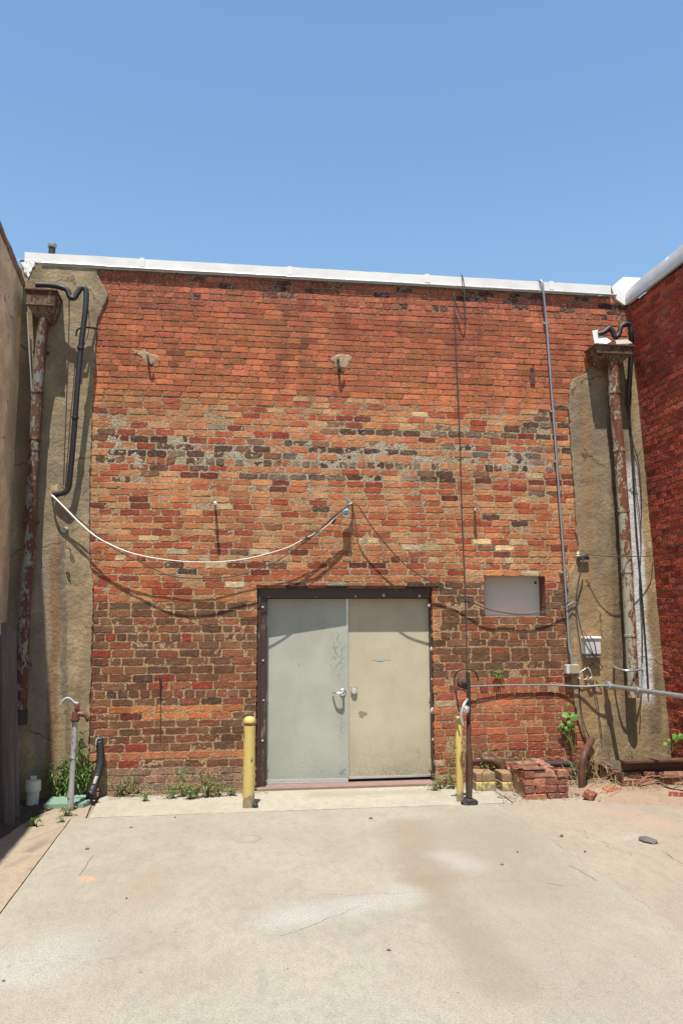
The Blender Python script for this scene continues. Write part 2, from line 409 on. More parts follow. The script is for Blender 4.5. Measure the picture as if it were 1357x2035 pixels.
def m_door(name, c, c2, smudges):
    t = NT(name); c = np.asarray(c)
    n = t.noise(2.2, 5, .6); f = t.noise(120, 4, .7); sx = t.n('SeparateXYZ'); t.l(t.co, sx.inputs[0])
    col = t.mix(t.ramp(n, .3, .7), c*.90, c*1.06); col = t.mix(t.ramp(t.noise(9, 6, .7, t.vec((1, 1, .35))), .5, .72, 0, .22), col, c*.62)
    low = t.ramp(sx.outputs[2], .05, .62, 1, 0)
    sp = t.math('MULTIPLY', t.ramp(t.noise(170, 3, .7), .42, .60), low)           # splashed dirt along the bottom
    col = t.mix(t.math('MULTIPLY', sp, .72), col, c2)
    for (x, z, rx, rz, st, sc) in smudges:
        d = t.n('VectorMath', operation='SUBTRACT'); t.l(t.co, d.inputs[0]); d.inputs[1].default_value = (x, 0, z)
        d2 = t.n('VectorMath', operation='MULTIPLY'); t.l(d.outputs[0], d2.inputs[0]); d2.inputs[1].default_value = (1/rx, 0, 1/rz)
        ln = t.n('VectorMath', operation='LENGTH'); t.l(d2.outputs[0], ln.inputs[0])
        mk = t.math('MULTIPLY', t.ramp(ln.outputs['Value'], .2, 1.0, 1, 0), t.ramp(t.noise(sc, 5, .7, t.vec((1, 1, .7), (x*3, 0, z))), .46, .60))
        col = t.mix(t.math('MULTIPLY', mk, st), col, c2)
    sc = t.ramp(t.noise(46, 2, .5, t.vec((1, 1, .25), (2, 0, 5))), .26, .24)      # small scratches
    col = t.mix(t.math('MULTIPLY', sc, .5), col, c2)
    t.color(col); t.rough(.6); t.bump(t.math('ADD', t.noise(1.6, 2), t.math('MULTIPLY', f, .08)), .12, .02)
    return t.m
# ------------------------------------------------------------------ ground
def px2(a): return [tuple(G(x, y)[:2]) for x, y in a]
def m_concrete(name, base, segs=(), stains=(), ring=None, warm=(.285, .225, .155), bright=1.0):
    t = NT(name); base = np.asarray(base)*bright; warm = np.asarray(warm)*bright
    flat = t.vec((1, 1, 0))
    a = t.noise(.9, 5, .6, flat); b = t.noise(5.5, 6, .65, t.vec((1, .55, 0))); f = t.noise(90, 4, .7, flat); g = t.noise(300, 2, .6, flat)
    c = t.mix(t.ramp(a, .34, .66), base*.89, base*1.07)
    m2 = t.noise(17, 5, .7, t.vec((1, .5, 0), (1, 5, 0)))
    c = t.mix(t.ramp(m2, .36, .58, .42, 0), c, base*.64)
    m3 = t.noise(42, 4, .7, t.vec((1, .6, 0), (3, 3, 0))); c = t.mix(t.ramp(m3, .52, .66, 0, .35), c, base*1.28)
    c = t.mix(t.ramp(b, .42, .72, 0, .5), c, base*1.16)
    c = t.mix(t.ramp(t.noise(1.7, 5, .6, t.vec((1, .6, 0), (4, 2, 0))), .52, .72, 0, .42), c, warm)
    for (p, q, w, col, st) in stains:
        mk = t.seg(p, q, w, w*.75, 1.6, .85)
        mk = t.math('MULTIPLY', mk, t.ramp(t.noise(3.5, 5, .6, flat), .25, .6, .55, 1))
        c = t.mix(t.math('MULTIPLY', mk, st), c, np.asarray(col)*bright)
    c = t.mix(t.ramp(f, .36, .54, .72, 0), c, base*.55)           # fine aggregate
    c = t.mix(t.ramp(g, .55, .66, 0, .6), c, base*1.5)
    vo = t.n('TexVoronoi'); t.l(flat, vo.inputs['Vector']); vo.inputs['Scale'].default_value = 9
    sp = t.math('MULTIPLY', t.ramp(vo.outputs['Distance'], .05, .09, 1, 0), t.ramp(t.noise(2.3, 3, .6, flat), .52, .62))
    c = t.mix(t.math('MULTIPLY', sp, .55), c, base*.35)
    # map cracking in the worn skin
    cr = t.n('TexVoronoi', feature='DISTANCE_TO_EDGE'); cr.inputs['Scale'].default_value = 4.2
    ds = t.n('TexNoise'); t.l(t.co, ds.inputs['Vector']); ds.inputs['Scale'].default_value = 4; ds.inputs['Detail'].default_value = 4
    mx = t.n('Mix', data_type='VECTOR'); mx.inputs[0].default_value = .22; t.l(flat, mx.inputs[4]); t.l(ds.outputs[1], mx.inputs[5]); t.l(mx.outputs[1], cr.inputs['Vector'])
    ck = t.math('MULTIPLY', t.ramp(cr.outputs['Distance'], .002, .012, 1, 0), t.ramp(t.noise(.8, 3, .5, t.vec((1, 1, 0), (9, 3, 0))), .52, .64))
    c = t.mix(t.math('MULTIPLY', ck, .32), c, base*.45)
    for (p, q, w, na) in segs:
        c = t.mix(t.math('MULTIPLY', t.seg(p, q, w, na, 5, .5), .8), c, (.05, .045, .04))
    if ring:
        d = t.n('VectorMath', operation='DISTANCE'); t.l(flat, d.inputs[0]); d.inputs[1].default_value = (ring[0], ring[1], 0)
        rr = t.math('ABSOLUTE', t.math('SUBTRACT', d.outputs['Value'], ring[2]))
        mk = t.math('MULTIPLY', t.ramp(rr, .006, .014, 1, 0), t.ramp(b, .35, .55))
        c = t.mix(t.math('MULTIPLY', mk, .45), c, base*.5)
    t.color(c); t.rough(.92); t.b.inputs['Specular IOR Level'].default_value = .25
    t.bump(t.math('ADD', t.math('ADD', f, t.math('MULTIPLY', b, .7)), t.math('MULTIPLY', g, .4)), .30, .008)
    return t.m
CONC = (.285, .262, .212)
def gseg(x0, y0, x1, y1): return tuple(G(x0, y0)[:2]), tuple(G(x1, y1)[:2])
brown = (.205, .158, .108)
stains = [gseg(820, 1640, 850, 1740)+(.20, brown, .8), gseg(845, 1740, 1010, 1960)+(.14, brown, .85), gseg(930, 1650, 1180, 1960)+(.45, (.25, .215, .168), .5), gseg(690, 1585, 900, 1610)+(.13, brown, .30),
          gseg(980, 1640, 1060, 1760)+(.34, (.20, .172, .135), .55), gseg(300, 1740, 290, 1790)+(.16, (.29, .20, .13), .35),
          gseg(560, 1830, 800, 1780)+(.14, (.36, .355, .34), .6), gseg(890, 1700, 930, 1720)+(.12, (.36, .355, .34), .5),
          gseg(25, 1930, 150, 1880)+(.22, (.36, .355, .34), .5), gseg(170, 1745, 174, 1748)+(.035, (.62, .25, .13), .8), gseg(240, 1880, 330, 1870)+(.2, (.20, .17, .135), .4)]
cracks = [gseg(1130, 1720, 1185, 1750)+(.004, .06), gseg(160, 1740, 185, 1700)+(.003, .03),
          gseg(560, 1860, 720, 1800)+(.0022, .12), gseg(640, 1780, 860, 1770)+(.0020, .14), gseg(1090, 1756, 1118, 1760)+(.004, .02)]
rc = G(490, 1667); ring = (rc[0], rc[1], float(G(517, 1667)[0]-rc[0]))
M['concrete'] = m_concrete('weathered_concrete', CONC, cracks, stains, ring)
M['concrete_strip'] = m_concrete('pale_concrete_patch', (.33, .304, .245), [gseg(700, 1586, 760, 1583)+(.003, .05)], [gseg(330, 1605, 350, 1605)+(.06, (.3, .27, .24), .7), gseg(385, 1604, 395, 1604)+(.05, (.3, .27, .24), .6), gseg(640, 1580, 860, 1572)+(.10, brown, .5)])
M['concrete_side'] = m_concrete('sandy_concrete', (.29, .235, .17), [gseg(20, 1790, 130, 1660)+(.0025, .3), gseg(60, 1668, 130, 1640)+(.003, .04)], [gseg(60, 1690, 90, 1670)+(.04, (.12, .1, .09), .8), gseg(20, 1720, 60, 1700)+(.03, (.2, .17, .14), .7)])
M['concrete_right'] = m_concrete('tan_concrete', (.285, .243, .19), [gseg(1150, 1650, 1250, 1700)+(.002, .3), gseg(1310, 1690, 1357, 1715)+(.004, .12)],
    [gseg(1200, 1610, 1330, 1640)+(.14, (.40, .25, .18), .4), gseg(1290, 1668, 1300, 1675)+(.03, (.09, .085, .08), .9), gseg(1180, 1670, 1270, 1662)+(.05, (.36, .345, .32), .3)])
M['dirt'] = m_concrete('sandy_dirt', (.27, .215, .155), (), ())
mb = MB()
mb.add([(-60, -90, -.03), (60, -90, -.03), (60, 40, -.03), (-60, 40, -.03)], [[0, 1, 2, 3]])
struct(obj('ground', mb, M['dirt']))

def slab(name, poly, mat, z=0.0, thick=.12, jit=.004):
    """a poured slab: outline with slightly worn edges, extruded down, with a small chamfer"""
    pts = []
    n = len(poly)
    for i in range(n):
        a, b = np.array(poly[i]), np.array(poly[(i+1) % n]); L = np.linalg.norm(b-a); k = max(2, int(min(L, 8)/.06))
        for j in range(k):
            p = a+(b-a)*j/k; q = np.array([p[0], p[1], 0])
            pts.append(p+jit*np.array([fbm(q[None], 9, 3, 3)[0], fbm(q[None], 9, 3, 5)[0]]))
    cen = np.mean(pts, 0); bm = bmesh.new()
    top = [bm.verts.new((p[0], p[1], z)) for p in pts]
    f = bm.faces.new(top)
    if f.normal.z < 0 or f.calc_area() and f.normal.z < 0: pass
    bm.normal_update()
    if f.normal.z < 0: f.normal_flip()
    r = bmesh.ops.extrude_face_region(bm, geom=[f]); 
    for v in [g for g in r['geom'] if isinstance(g, bmesh.types.BMVert)]: v.co.z -= thick
    ed = [e for e in bm.edges if abs(e.verts[0].co.z-z) < 1e-6 and abs(e.verts[1].co.z-z) < 1e-6]
    bmesh.ops.bevel(bm, geom=ed, offset=.004, segments=1, affect='EDGES')
    m = MB(); m.bm(bm); return struct(obj(name, m, mat))
# joints on the ground run towards the wall
def jx(p0, p1, y):          # x of the ground line through two photo pixels at depth y
    a, b = G(*p0), G(*p1); return a[0]+(b[0]-a[0])*(y-a[1])/(b[1]-a[1])
YS0 = float(G(550, 1612)[1])      # front edge of the pale strip
YF = -12.0
jl = lambda y: jx((137, 1633), (0, 1815), y)
jr = lambda y: jx((1040, 1632), (1357, 1850), y)
jr2 = lambda y: jx((1165, 1655), (1357, 1765), y)
XL, XR = -2.035, 4.62
slab('concrete_slab', [(jl(YS0)+.005, YS0-.004), (jl(YF)+.005, YF), (jr(YF)-.0015, YF), (jr(YS0)-.0015, YS0-.004)], M['concrete'])
slab('pale_concrete_strip', [(float(G(180, 1612)[0]), -.02), (float(G(180, 1622)[0]), YS0+.004), (2.62, YS0+.004), (2.62, -.02)], M['concrete_strip'], .001)
slab('side_pavement', [(XL+.02, -.45), (XL-1.2, YF), (jl(YF)-.006, YF), (jl(YS0)-.006, YS0), (float(G(172, 1622)[0]), YS0+.02), (float(G(176, 1606)[0]), -.34), (float(G(150, 1606)[0]), -.43)], M['concrete_side'], -.004)
slab('tan_pavement', [(jr(YS0)+.0015, YS0), (jr(YF)+.0015, YF), (9, YF), (9, -1.2), (4.5, -.30), (2.64, -.22), (2.64, YS0)], M['concrete_right'], -.002)

# ------------------------------------------------------------------ brickwork
def bricks_mesh(quads, cols, dd, rough, to3, nu=8, nv=5, depth=.09, seed=0):
    """quads: (N,4) u0,u1,v0,v1 ; one worn, round-edged block per brick, all in one mesh"""
    N = len(quads); q = np.asarray(quads)
    a = np.linspace(0, 1, nu); b = np.linspace(0, 1, nv)
    eu = np.array([0, .018]+list(np.linspace(.18, .82, nu-4))+[.982, 1]); ev = np.array([0, .055, .5, .945, 1])
    A, B = np.meshgrid(eu, ev)            # nv,nu
    A = A.ravel()[None]; B = B.ravel()[None]
    w = (q[:, 1]-q[:, 0])[:, None]; h = (q[:, 3]-q[:, 2])[:, None]
    U = q[:, 0:1]+A*w; V = q[:, 2:3]+B*h
    pos = np.stack([U, V, np.zeros_like(U)], -1)
    r = np.asarray(rough)[:, None]
    pos2 = pos.copy(); pos2[..., 2] = np.arange(N)[:, None]*3.7
    ju = vnoise(pos2, 28, seed+1)*.0035*r; jv = vnoise(pos2, 34, seed+2)*.0042*r
    # edges sit lower than the face; corners are rounded off
    du = np.minimum(A*w, (1-A)*w); dv = np.minimum(B*h, (1-B)*h)
    edge = np.minimum(du, dv)
    cor = (du < .0045) & (dv < .0045)
    Dp = np.where(edge < .001, -.0045*np.clip(r, .6, 1.5), 0.0)+np.asarray(dd)[:, None]
    Dp = Dp+fbm(pos2, 45, 2, seed+4)*.0022*r+vnoise(pos2, 9, seed+7)*.0012*r
    sg_u = np.where(A < .5, 1, -1); sg_v = np.where(B < .5, 1, -1)
    U = U+ju*(1-.0*cor)+np.where(cor, sg_u*.0026*r, 0); V = V+jv+np.where(cor, sg_v*.0014*r, 0)
    front = to3(U, V, Dp)
    # skirt
    idx = [i for i in range(nu)]+[j*nu+nu-1 for j in range(1, nv)]+[(nv-1)*nu+i for i in range(nu-2, -1, -1)]+[j*nu for j in range(nv-2, 0, -1)]
    back = to3(U[:, idx], V[:, idx], np.full((N, len(idx)), -depth))
    K = nu*nv; L = len(idx); T = K+L
    vs = np.concatenate([front, back], 1).reshape(-1, 3)
    tpl = []
    for j in range(nv-1):
        for i in range(nu-1): tpl.append([j*nu+i, j*nu+i+1, (j+1)*nu+i+1, (j+1)*nu+i])
    for k in range(L): tpl.append([idx[k], K+k, K+(k+1) % L, idx[(k+1) % L]])
    tpl = np.array(tpl)
    F = (tpl[None]+(np.arange(N)*T)[:, None, None]).reshape(-1, 4)
    C = np.repeat(np.asarray(cols), T, 0)
    return vs, F, C
def fast_obj(name, vs, F, C, mat, parent, smooth=False):
    o = np.zeros(3)
    if parent is not None: o = np.array(parent.location)
    me = bpy.data.meshes.new(name); nf = len(F)
    me.vertices.add(len(vs)); me.vertices.foreach_set('co', (vs-o).astype(np.float32).ravel())
    me.loops.add(nf*4); me.loops.foreach_set('vertex_index', F.astype(np.int32).ravel())
    me.polygons.add(nf); me.polygons.foreach_set('loop_start', (np.arange(nf)*4).astype(np.int32))
    at = me.color_attributes.new('Col', 'FLOAT_COLOR', 'POINT'); at.data.foreach_set('color', C.astype(np.float32).ravel())
    me.polygons.foreach_set('use_smooth', [bool(smooth)]*nf)
    me.update(calc_edges=True); me.validate()
    me.materials.append(mat); ob = bpy.data.objects.new(name, me); COL.objects.link(ob)
    if parent is not None: ob.parent = parent
    return ob

# outlines on the main wall (u = x, v = z)
def uv(px, py, d=0.0):
    p = P(px, py, d); return float(p[0]), float(p[2])
DX0, DX1, DZ1 = .345, 2.13, 1.985           # door opening
wx0, wz0 = uv(964, 1226); wx1, wz1 = uv(1082, 1143)
WIN = (wx0, wx1, wz0, wz1)
TOPZ = 5.22                                  # brickwork ends under the cap
# edges of the cement render, height -> x
L_EDGE = [uv(*p) for p in [(197, 525), (193, 545), (203, 562), (217, 588), (205, 612), (193, 640), (190, 700), (186, 760), (183, 850), (180, 950), (178, 1050), (180, 1120), (186, 1165), (184, 1250), (181, 1350), (178, 1450), (176, 1545)]]
R_EDGE = [uv(*p) for p in [(1183, 700), (1181, 722), (1160, 745), (1136, 753), (1130, 775), (1128, 810), (1131, 870), (1134, 910), (1139, 970), (1142, 1018), (1143, 1060), (1147, 1085), (1146, 1110), (1129, 1140), (1127, 1165), (1126, 1250), (1130, 1300), (1133, 1345), (1140, 1400), (1149, 1440), (1165, 1490), (1180, 1530)]]
def edge_at(E, z):
    zs = np.array([e[1] for e in E])[::-1]; xs = np.array([e[0] for e in E])[::-1]
    return np.interp(z, zs, xs)
R_TOP = R_EDGE[0][1]

# course lines measured on the photo (down the left end of the brickwork)
_y0 = [205, 275, 350, 425, 500, 575, 650, 715, 780, 850, 922, 993, 1062, 1130, 1208, 1285, 1358, 1430, 1505, 1575, 1650]
_y1 = [55, 135, 212, 285, 368, 455, 530, 620, 705, 788, 880, 970, 1045, 1125, 1205, 1280, 1365, 1440, 1525, 1605]
_y2 = [25, 100, 180, 260, 340, 415, 500, 585, 665, 750, 835, 920, 1010, 1110, 1205, 1300, 1400, 1500, 1600]
_y3 = [35, 135, 232, 335, 435, 540, 625, 715, 805, 895, 990, 1095, 1200, 1295, 1395, 1485, 1580, 1670]
ROWY = [500+y/6.168 for y in _y0]+[770+y/6.168 for y in _y1]+[1040+y/6.168 for y in _y2]+[1310+y/6.168 for y in _y3]
ROWZ = np.array([uv(222, y)[1] for y in ROWY])
HEAD = {4, 16, 31, 46, 57, 64, 75}
# bricks that stand out by colour: photo pixel -> kind (R red, r dull red, d dark red, D dark brown, B brown, G grey, c cream, o orange)
SPOT = """R 207,779 326,809 267,845 246,856 327,858 382,870 363,1003 219,1017 261,1017 301,1017 342,1017 280,1030 321,1030 316,1057 376,1069 279,1082 317,1082 360,1082 243,1135 223,1148 206,1162 292,1162 335,1162 200,1175 232,1175 313,1175 363,1175 191,1189 259,1189 227,1267 193,1299 314,1299 339,1347 314,1364 188,1411 215,1411 194,1426 287,884 267,927 223,927 350,927 241,940 344,953 615,802 523,813 499,826 595,826 565,849 521,862 559,862 635,862 400,872 430,872 650,872 436,929 589,929 406,968 545,996 623,996 481,1007 422,1019 577,1019 442,1058 481,1058 446,1096 629,1122 567,1135 509,1147 416,1160 881,821 917,821 668,832 686,832 835,832 879,832 700,845 921,873 700,934 773,934 694,961 734,961 833,961 743,973 889,973 833,987 821,1023 771,1035 919,1035 819,1048 682,1060 726,1060 763,1060 921,1071 690,1096 811,1120 761,1133 899,1133 851,1145 1119,830 942,841 954,852 936,877 995,877 941,916 973,942 1082,942 982,964 1017,964 953,988 979,988 1014,988 1123,988 1035,1007 1054,1014 961,1036 1126,1061 940,1073 1003,1073 1073,1073 1128,1085 968,1123 1045,1135 950,1096 1107,1168 1090,1166 1095,1352 1110,1352
d 196,816 227,871 387,940 199,1003 283,1003 269,991 342,977 185,1069 293,1095 283,1108 267,1148 277,1426 466,849 525,849 601,849 545,872 406,944 543,957 557,968 497,1007 428,1083 450,1083 599,1096 464,1122 505,1122 527,1135 577,1160 722,832 855,873 903,987 783,1107 706,1120 743,1120 1115,865 1035,865 1080,891 996,928 959,953 1064,953 1085,953 1127,953 1008,1096 1095,1096 640,849
D 269,870 309,870 352,870 326,885 365,885 227,898 250,898 274,898 309,898 379,898 193,913 212,913 311,913 352,913 371,913 309,927 256,953 342,1121 368,1135 446,886 525,886 565,886 603,886 400,901 436,901 466,901 485,901 517,901 617,901 509,917 529,917 649,917 400,929 481,944 521,944 637,1007 460,1122 690,806 678,858 716,858 753,858 791,858 831,858 899,858 676,894 714,894 749,894 789,894 819,894 913,894 686,907 664,922 757,922 777,922 871,922 907,922 718,948 751,948 849,948 889,948 829,1158 859,1158 1059,830 1092,830 1043,841 1026,852 1008,865 1071,865 1024,901 1118,901 1016,916 965,928 1016,928 1034,928 1097,977 1022,1036 967,1024 1100,812 1075,815 1085,820 1120,842 1115,875 213,1380 228,1380
B 206,856 195,870 249,913 272,913 332,913 485,886 645,886 553,901 549,917 503,957 521,968 466,1096 537,1046 537,1122 738,922 823,1107 905,1158 230,884 951,1085 883,845
G 345,898 400,917 418,917 436,917 481,917 589,917 611,917 631,917 587,901 561,944 601,944 643,944 865,858 861,894 889,894 684,922 702,922 797,922 833,922 676,948 809,948 1077,841 1066,852 940,865 974,865 951,901 1060,901 1047,916 1081,916 980,928 996,928 1088,928 1009,942 1075,977
c 298,1069 345,1095 240,1108 503,1096 579,1096 408,1108 483,1108 410,1122 422,1122 470,1160 747,1071 807,1083 841,1083 859,1107 967,1073 1039,1073 987,1085 1047,942 819,821 1007,1110 1060,1140 438,1007 1015,1098
o 253,1411 298,1411 340,1411 377,1411 233,1426 319,1426 361,1426 420,1411 455,1411 400,1426 440,1426 285,1505 330,1505 375,1500 420,1500 465,1498 495,1500"""
SP = []
for ln_ in SPOT.split('\n'):
    k, *ps = ln_.split()
    for s_ in ps: SP.append((k,)+tuple(float(v) for v in s_.split(',')))
SPC = {'R': [(168, 62, 40), (176, 70, 44), (160, 54, 38)], 'r': [(150, 78, 62)], 'd': [(112, 44, 34), (124, 48, 36)], 'D': [(82, 62, 47), (72, 54, 44), (92, 70, 54)],
       'B': [(124, 84, 58)], 'G': [(128, 116, 100), (112, 102, 90)], 'c': [(224, 198, 148), (214, 196, 160)], 'o': [(212, 122, 74), (204, 108, 66)]}
ORANGE = [(206, 126, 84), (202, 118, 76), (208, 132, 92), (194, 104, 68), (206, 140, 100), (198, 112, 72), (186, 92, 62)]
DARKB = [(132, 80, 58), (120, 72, 54), (140, 88, 62), (112, 74, 58), (148, 84, 58), (124, 82, 64), (140, 74, 54)]
def pick(L): return np.array(L[rng.integers(len(L))], float)
def brick_style(px, py):
    """colour (sRGB), bloom, protrusion, roughness for the brick at a pixel of the photo"""
    ytop = 768+(px-190)*.052
    ef, dd, rg = .05, rng.normal(0, .0012), 1.0
    if py < ytop:
        k = np.clip((py-540)/(ytop-540), 0, 1)
        c = (1-k)*np.array((178, 80, 58))+k*np.array((203, 102, 70)); c = c*rng.normal(1, .075)+rng.normal(0, 3, 3); c = c*np.array((.97, 1.03, .98))
        ycap = 528+(px-200)*.062
        ef = .75*np.clip(1-(py-ycap)/75, 0, 1)**1.2+.06; rg = .75
        if py-ycap < 62 and px > 330:
            pr = .42*(1-(py-ycap)/62)
            if rng.random() < pr: c = np.array((104, 48, 38))*rng.normal(1, .12); dd = -.0035; rg = 2.6; ef = .45
    elif py > 1190 and px < 520 or (px > 868 and py > 1152 and py < 1352):
        c = pick(DARKB)*rng.normal(1, .06); rg = 1.5; ef = .08
        if rng.random() < .07: c = pick([(158, 60, 42), (150, 78, 56)])
        if px < 520 and py > 1522: c = pick([(168, 120, 98), (152, 112, 92), (176, 116, 92), (146, 118, 98), (160, 96, 80)]); ef = .5; rg = 1.5; dd += .001
        elif px < 520 and 1496 < py < 1512: c = pick([(206, 120, 84), (196, 108, 74)])
        if px > 868 and py < 1180 and rng.random() < .3: c = pick(ORANGE)
    elif px > 868 and py >= 1352:
        c = pick([(186, 98, 66), (178, 88, 60), (192, 110, 78), (170, 82, 58), (164, 92, 68)])*rng.normal(1, .05); rg = 1.2; ef = .15
        if py > 1475: c = c*np.array((.92, .82, .76)); rg = 1.7; ef = .35
        if rng.random() < .10: c = pick([(146, 62, 46), (150, 74, 54), (188, 150, 120)])
    else:
        c = pick(ORANGE)*rng.normal(1, .04); rg = 1.15; ef = .12
        if 840 < py < 955 and rng.random() < .10: c = pick([(168, 138, 116), (150, 96, 74)])
        if py > 1165 and px < 520 and rng.random() < .4: c = pick([(196, 96, 62), (206, 116, 76)])
    return c, ef, dd, rg
def smear_at(px, py):        # how much mortar was buttered over the faces here
    s = np.where((py > 800) & (py < 1185), .45, .1)
    s = s+.28*np.exp(-((py-905)/45.)**2)
    s = np.where(py > 1190, .06, s); s = np.where((py > 1520), .10, s)
    return s
BK = np.array([.82, .99, .92]); BN = np.array([.88, .88, .86])
quads, cols, dds, rgs = [], [], [], []
XB0, XB1 = -2.0, 4.70
for i, zc in enumerate(ROWZ):
    zt = (zc+ROWZ[i-1])/2 if i else zc+.034; zb = (zc+ROWZ[i+1])/2 if i+1 < len(ROWZ) else zc-.038
    k = (i/len(ROWZ)); pitch = .182+.031*np.clip((zc-4.9)/(1.0-4.9), 0, 1)
    jh = .0072 if i < 21 else (.0088 if i < 52 else .0084)
    head = i in HEAD
    if head: pitch *= .5
    off = (0 if i % 2 else pitch/2)+rng.normal(0, .012)+(rng.random()*.05)
    u = XB0-off; wob = rng.random()*50
    while u < XB1:
        L = pitch*(1+rng.normal(0, .02)); 
        if not head and i > 20 and rng.random() < .035: L *= .52
        u0, u1 = u+jh*.55, u+L-jh*.55; u += L
        wz = .0035*math.sin(u*2.1+wob*.1)+.002*math.sin(u*7+wob)
        v0, v1 = zb+jh/2+wz+rng.normal(0, .0012), zt-jh/2+wz+rng.normal(0, .0012)
        if v1 > TOPZ: v1 = TOPZ
        if v1-v0 < .02: continue
        segs_ = [(u0, u1)]
        for (a, b, c_, d_) in ((DX0, DX1, -.2, DZ1), WIN):
            if v0 < d_-.02 and v1 > c_+.02:
                ns = []
                for s0, s1 in segs_:
                    if s1 <= a or s0 >= b: ns.append((s0, s1))
                    else:
                        if a-s0 > .03: ns.append((s0, a))
                        if s1-b > .03: ns.append((b, s1))
                segs_ = ns
        for s0, s1 in segs_:
            um = (s0+s1)/2; le = edge_at(L_EDGE, zc); re = edge_at(R_EDGE, zc) if zc < R_TOP else 9
            if s1 < le-.10 or s0 > re+.12 or s0 > 4.44+.045*(5.2-zc): continue
            px, py = proj(np.array([um, 0, zc]))
            if abs(px-1056) < 26 and abs(py-724) < 5: dd0 = -.05
            else: dd0 = 0
            c, ef, dd, rg = brick_style(px, py)
            best = None
            for (kk, sx, sy) in SP:
                if abs(sy-py) < 6.2 and abs(sx-px) < (16.5 if not head else 9):
                    e = abs(sy-py)*2+abs(sx-px)
                    if best is None or e < best[0]: best = (e, kk)
            if best:
                kk_ = .70 if best[1] in 'Rr' else (.85 if best[1] in 'DdGBc' else 1.); c = (pick(SPC[best[1]])*kk_+c*(1-kk_))*rng.normal(1, .06); 
                if best[1] in 'DGB': rg = 1.9; ef = .25
            quads.append((s0, s1, v0, v1)); cols.append(tuple(lin(*np.clip(c, 5, 250))*(BN if best and best[1] in 'cGDB' else BK))+(float(ef),)); dds.append(dd+dd0); rgs.append(rg)

bb = thing('brick_building', 'red and brown brick back wall with white roof cap and double door, facing the yard', 'building', (0, 0, 0))
to_main = lambda U, V, D: np.stack([U, -D, V], -1)
vs, F, C = bricks_mesh(quads, cols, dds, rgs, to_main, depth=.11)
fast_obj('brick_face', vs, F, C, M['brick'], bb)

# mortar: one lumpy sheet a little behind the faces, smeared over them here and there
st = .0125
us = np.arange(XB0-.04, XB1+.02, st); zs = np.arange(-.04, TOPZ+.01, st)
Ug, Zg = np.meshgrid(us, zs)
p3 = np.stack([Ug, np.zeros_like(Ug), Zg], -1)
pp = proj(p3); sm = smear_at(pp[..., 0], pp[..., 1])
big = fbm(p3, 6, 3, 11); fine = fbm(p3, 38, 2, 12)
dm = -.0052+sm*.0045+fine*.0022*(.5+sm)+np.clip(big-.16, 0, 1)*sm*.014
dm = np.where(pp[..., 1] < 790, -.0050+fine*.0018, dm)
dm = np.where((pp[..., 1] > 1190), -.0030+fine*.0022+np.clip(big-.30, 0, 1)*.010*np.where(pp[..., 1] > 1500, .35, .25), dm)
c_top, c_mid, c_low = lin(128, 104, 84), lin(158, 140, 112), lin(158, 132, 100)
t1 = np.clip((pp[..., 1]-780)/60, 0, 1)[..., None]; t2 = np.clip((pp[..., 1]-1150)/70, 0, 1)[..., None]
cm = (c_top*(1-t1)+c_mid*t1)*(1-t2)+c_low*t2
gb = np.exp(-((pp[..., 1]-905)/40)**2)[..., None]*np.clip(big*2+.5, 0, 1)[..., None]
cm = cm*(1-gb*.6)+lin(168, 162, 150)*gb*.6
V_ = np.stack([Ug, -dm, Zg], -1).reshape(-1, 3); C_ = np.concatenate([cm, np.ones(cm.shape[:2]+(1,))], -1).reshape(-1, 4)
nu, nv = len(us), len(zs); I = np.arange(nu*nv).reshape(nv, nu)
Fq = np.stack([I[:-1, :-1], I[:-1, 1:], I[1:, 1:], I[1:, :-1]], -1).reshape(-1, 4)
cu = ((Ug[:-1, :-1]+st/2)).ravel(); cz = (Zg[:-1, :-1]+st/2).ravel()
inn = ((cu > DX0-.006) & (cu < DX1+.006) & (cz < DZ1+.003)) | ((cu > WIN[0]-.006) & (cu < WIN[1]+.006) & (cz > WIN[2]-.006) & (cz < WIN[3]+.006))
inn |= (np.abs(cu-P(1056, 724)[0]) < .13) & (np.abs(cz-P(1056, 724)[2]) < .03)
fast_obj('mortar_bed', V_, Fq[~inn], C_, M['mortar'], bb, True)
# body of the building behind the face: a solid core with recesses left for door and window
M['core'] = m_plain('core_masonry', (.20, .15, .11), .95, 0, .2, 8, .4, 30)  # plain brown masonry for the wall cores
core = MB()
yb0, yb1 = .06, .42
def cbox(x0, x1, z0, z1, y0=yb0, y1=yb1): core.box((x0, y0, z0), (x1, y1, z1))
cbox(-2.05, DX0-.001, -.2, 5.2); cbox(DX1+.001, WIN[0]-.001, -.2, 5.2); cbox(WIN[1]+.001, 4.9, -.2, 5.2)
cbox(DX0, DX1, DZ1+.012, 5.2); cbox(WIN[0], WIN[1], WIN[3]+.004, 5.2); cbox(WIN[0], WIN[1], -.2, WIN[2]-.004)
cbox(DX0, DX1, -.2, -.05)
cbox(-2.05, 4.9, -.2, 5.05, 6.0, 6.3); 
objs('wall_core', core, M['core'], bb)
rf = MB(); rf.box((-2.05, .43, 4.9), (4.9, 5.99, 5.05)); obj('roof', rf, M['cap'], bb)
# reveals of the two openings
rv = MB()
for (x, s) in ((DX0, -1), (DX1, 1)):
    pass
rv.box((WIN[0]-.03, .004, WIN[2]-.01), (WIN[0]-.0005, .2, WIN[3]+.01)); rv.box((WIN[1]+.0005, .004, WIN[2]-.01), (WIN[1]+.03, .2, WIN[3]+.01))
M['reveal'] = m_plain('rough_dark_reveal', (.13, .06, .04), .95, 0, .5, 20, .8, 30)
objs('window_reveal', rv, M['reveal'], bb)

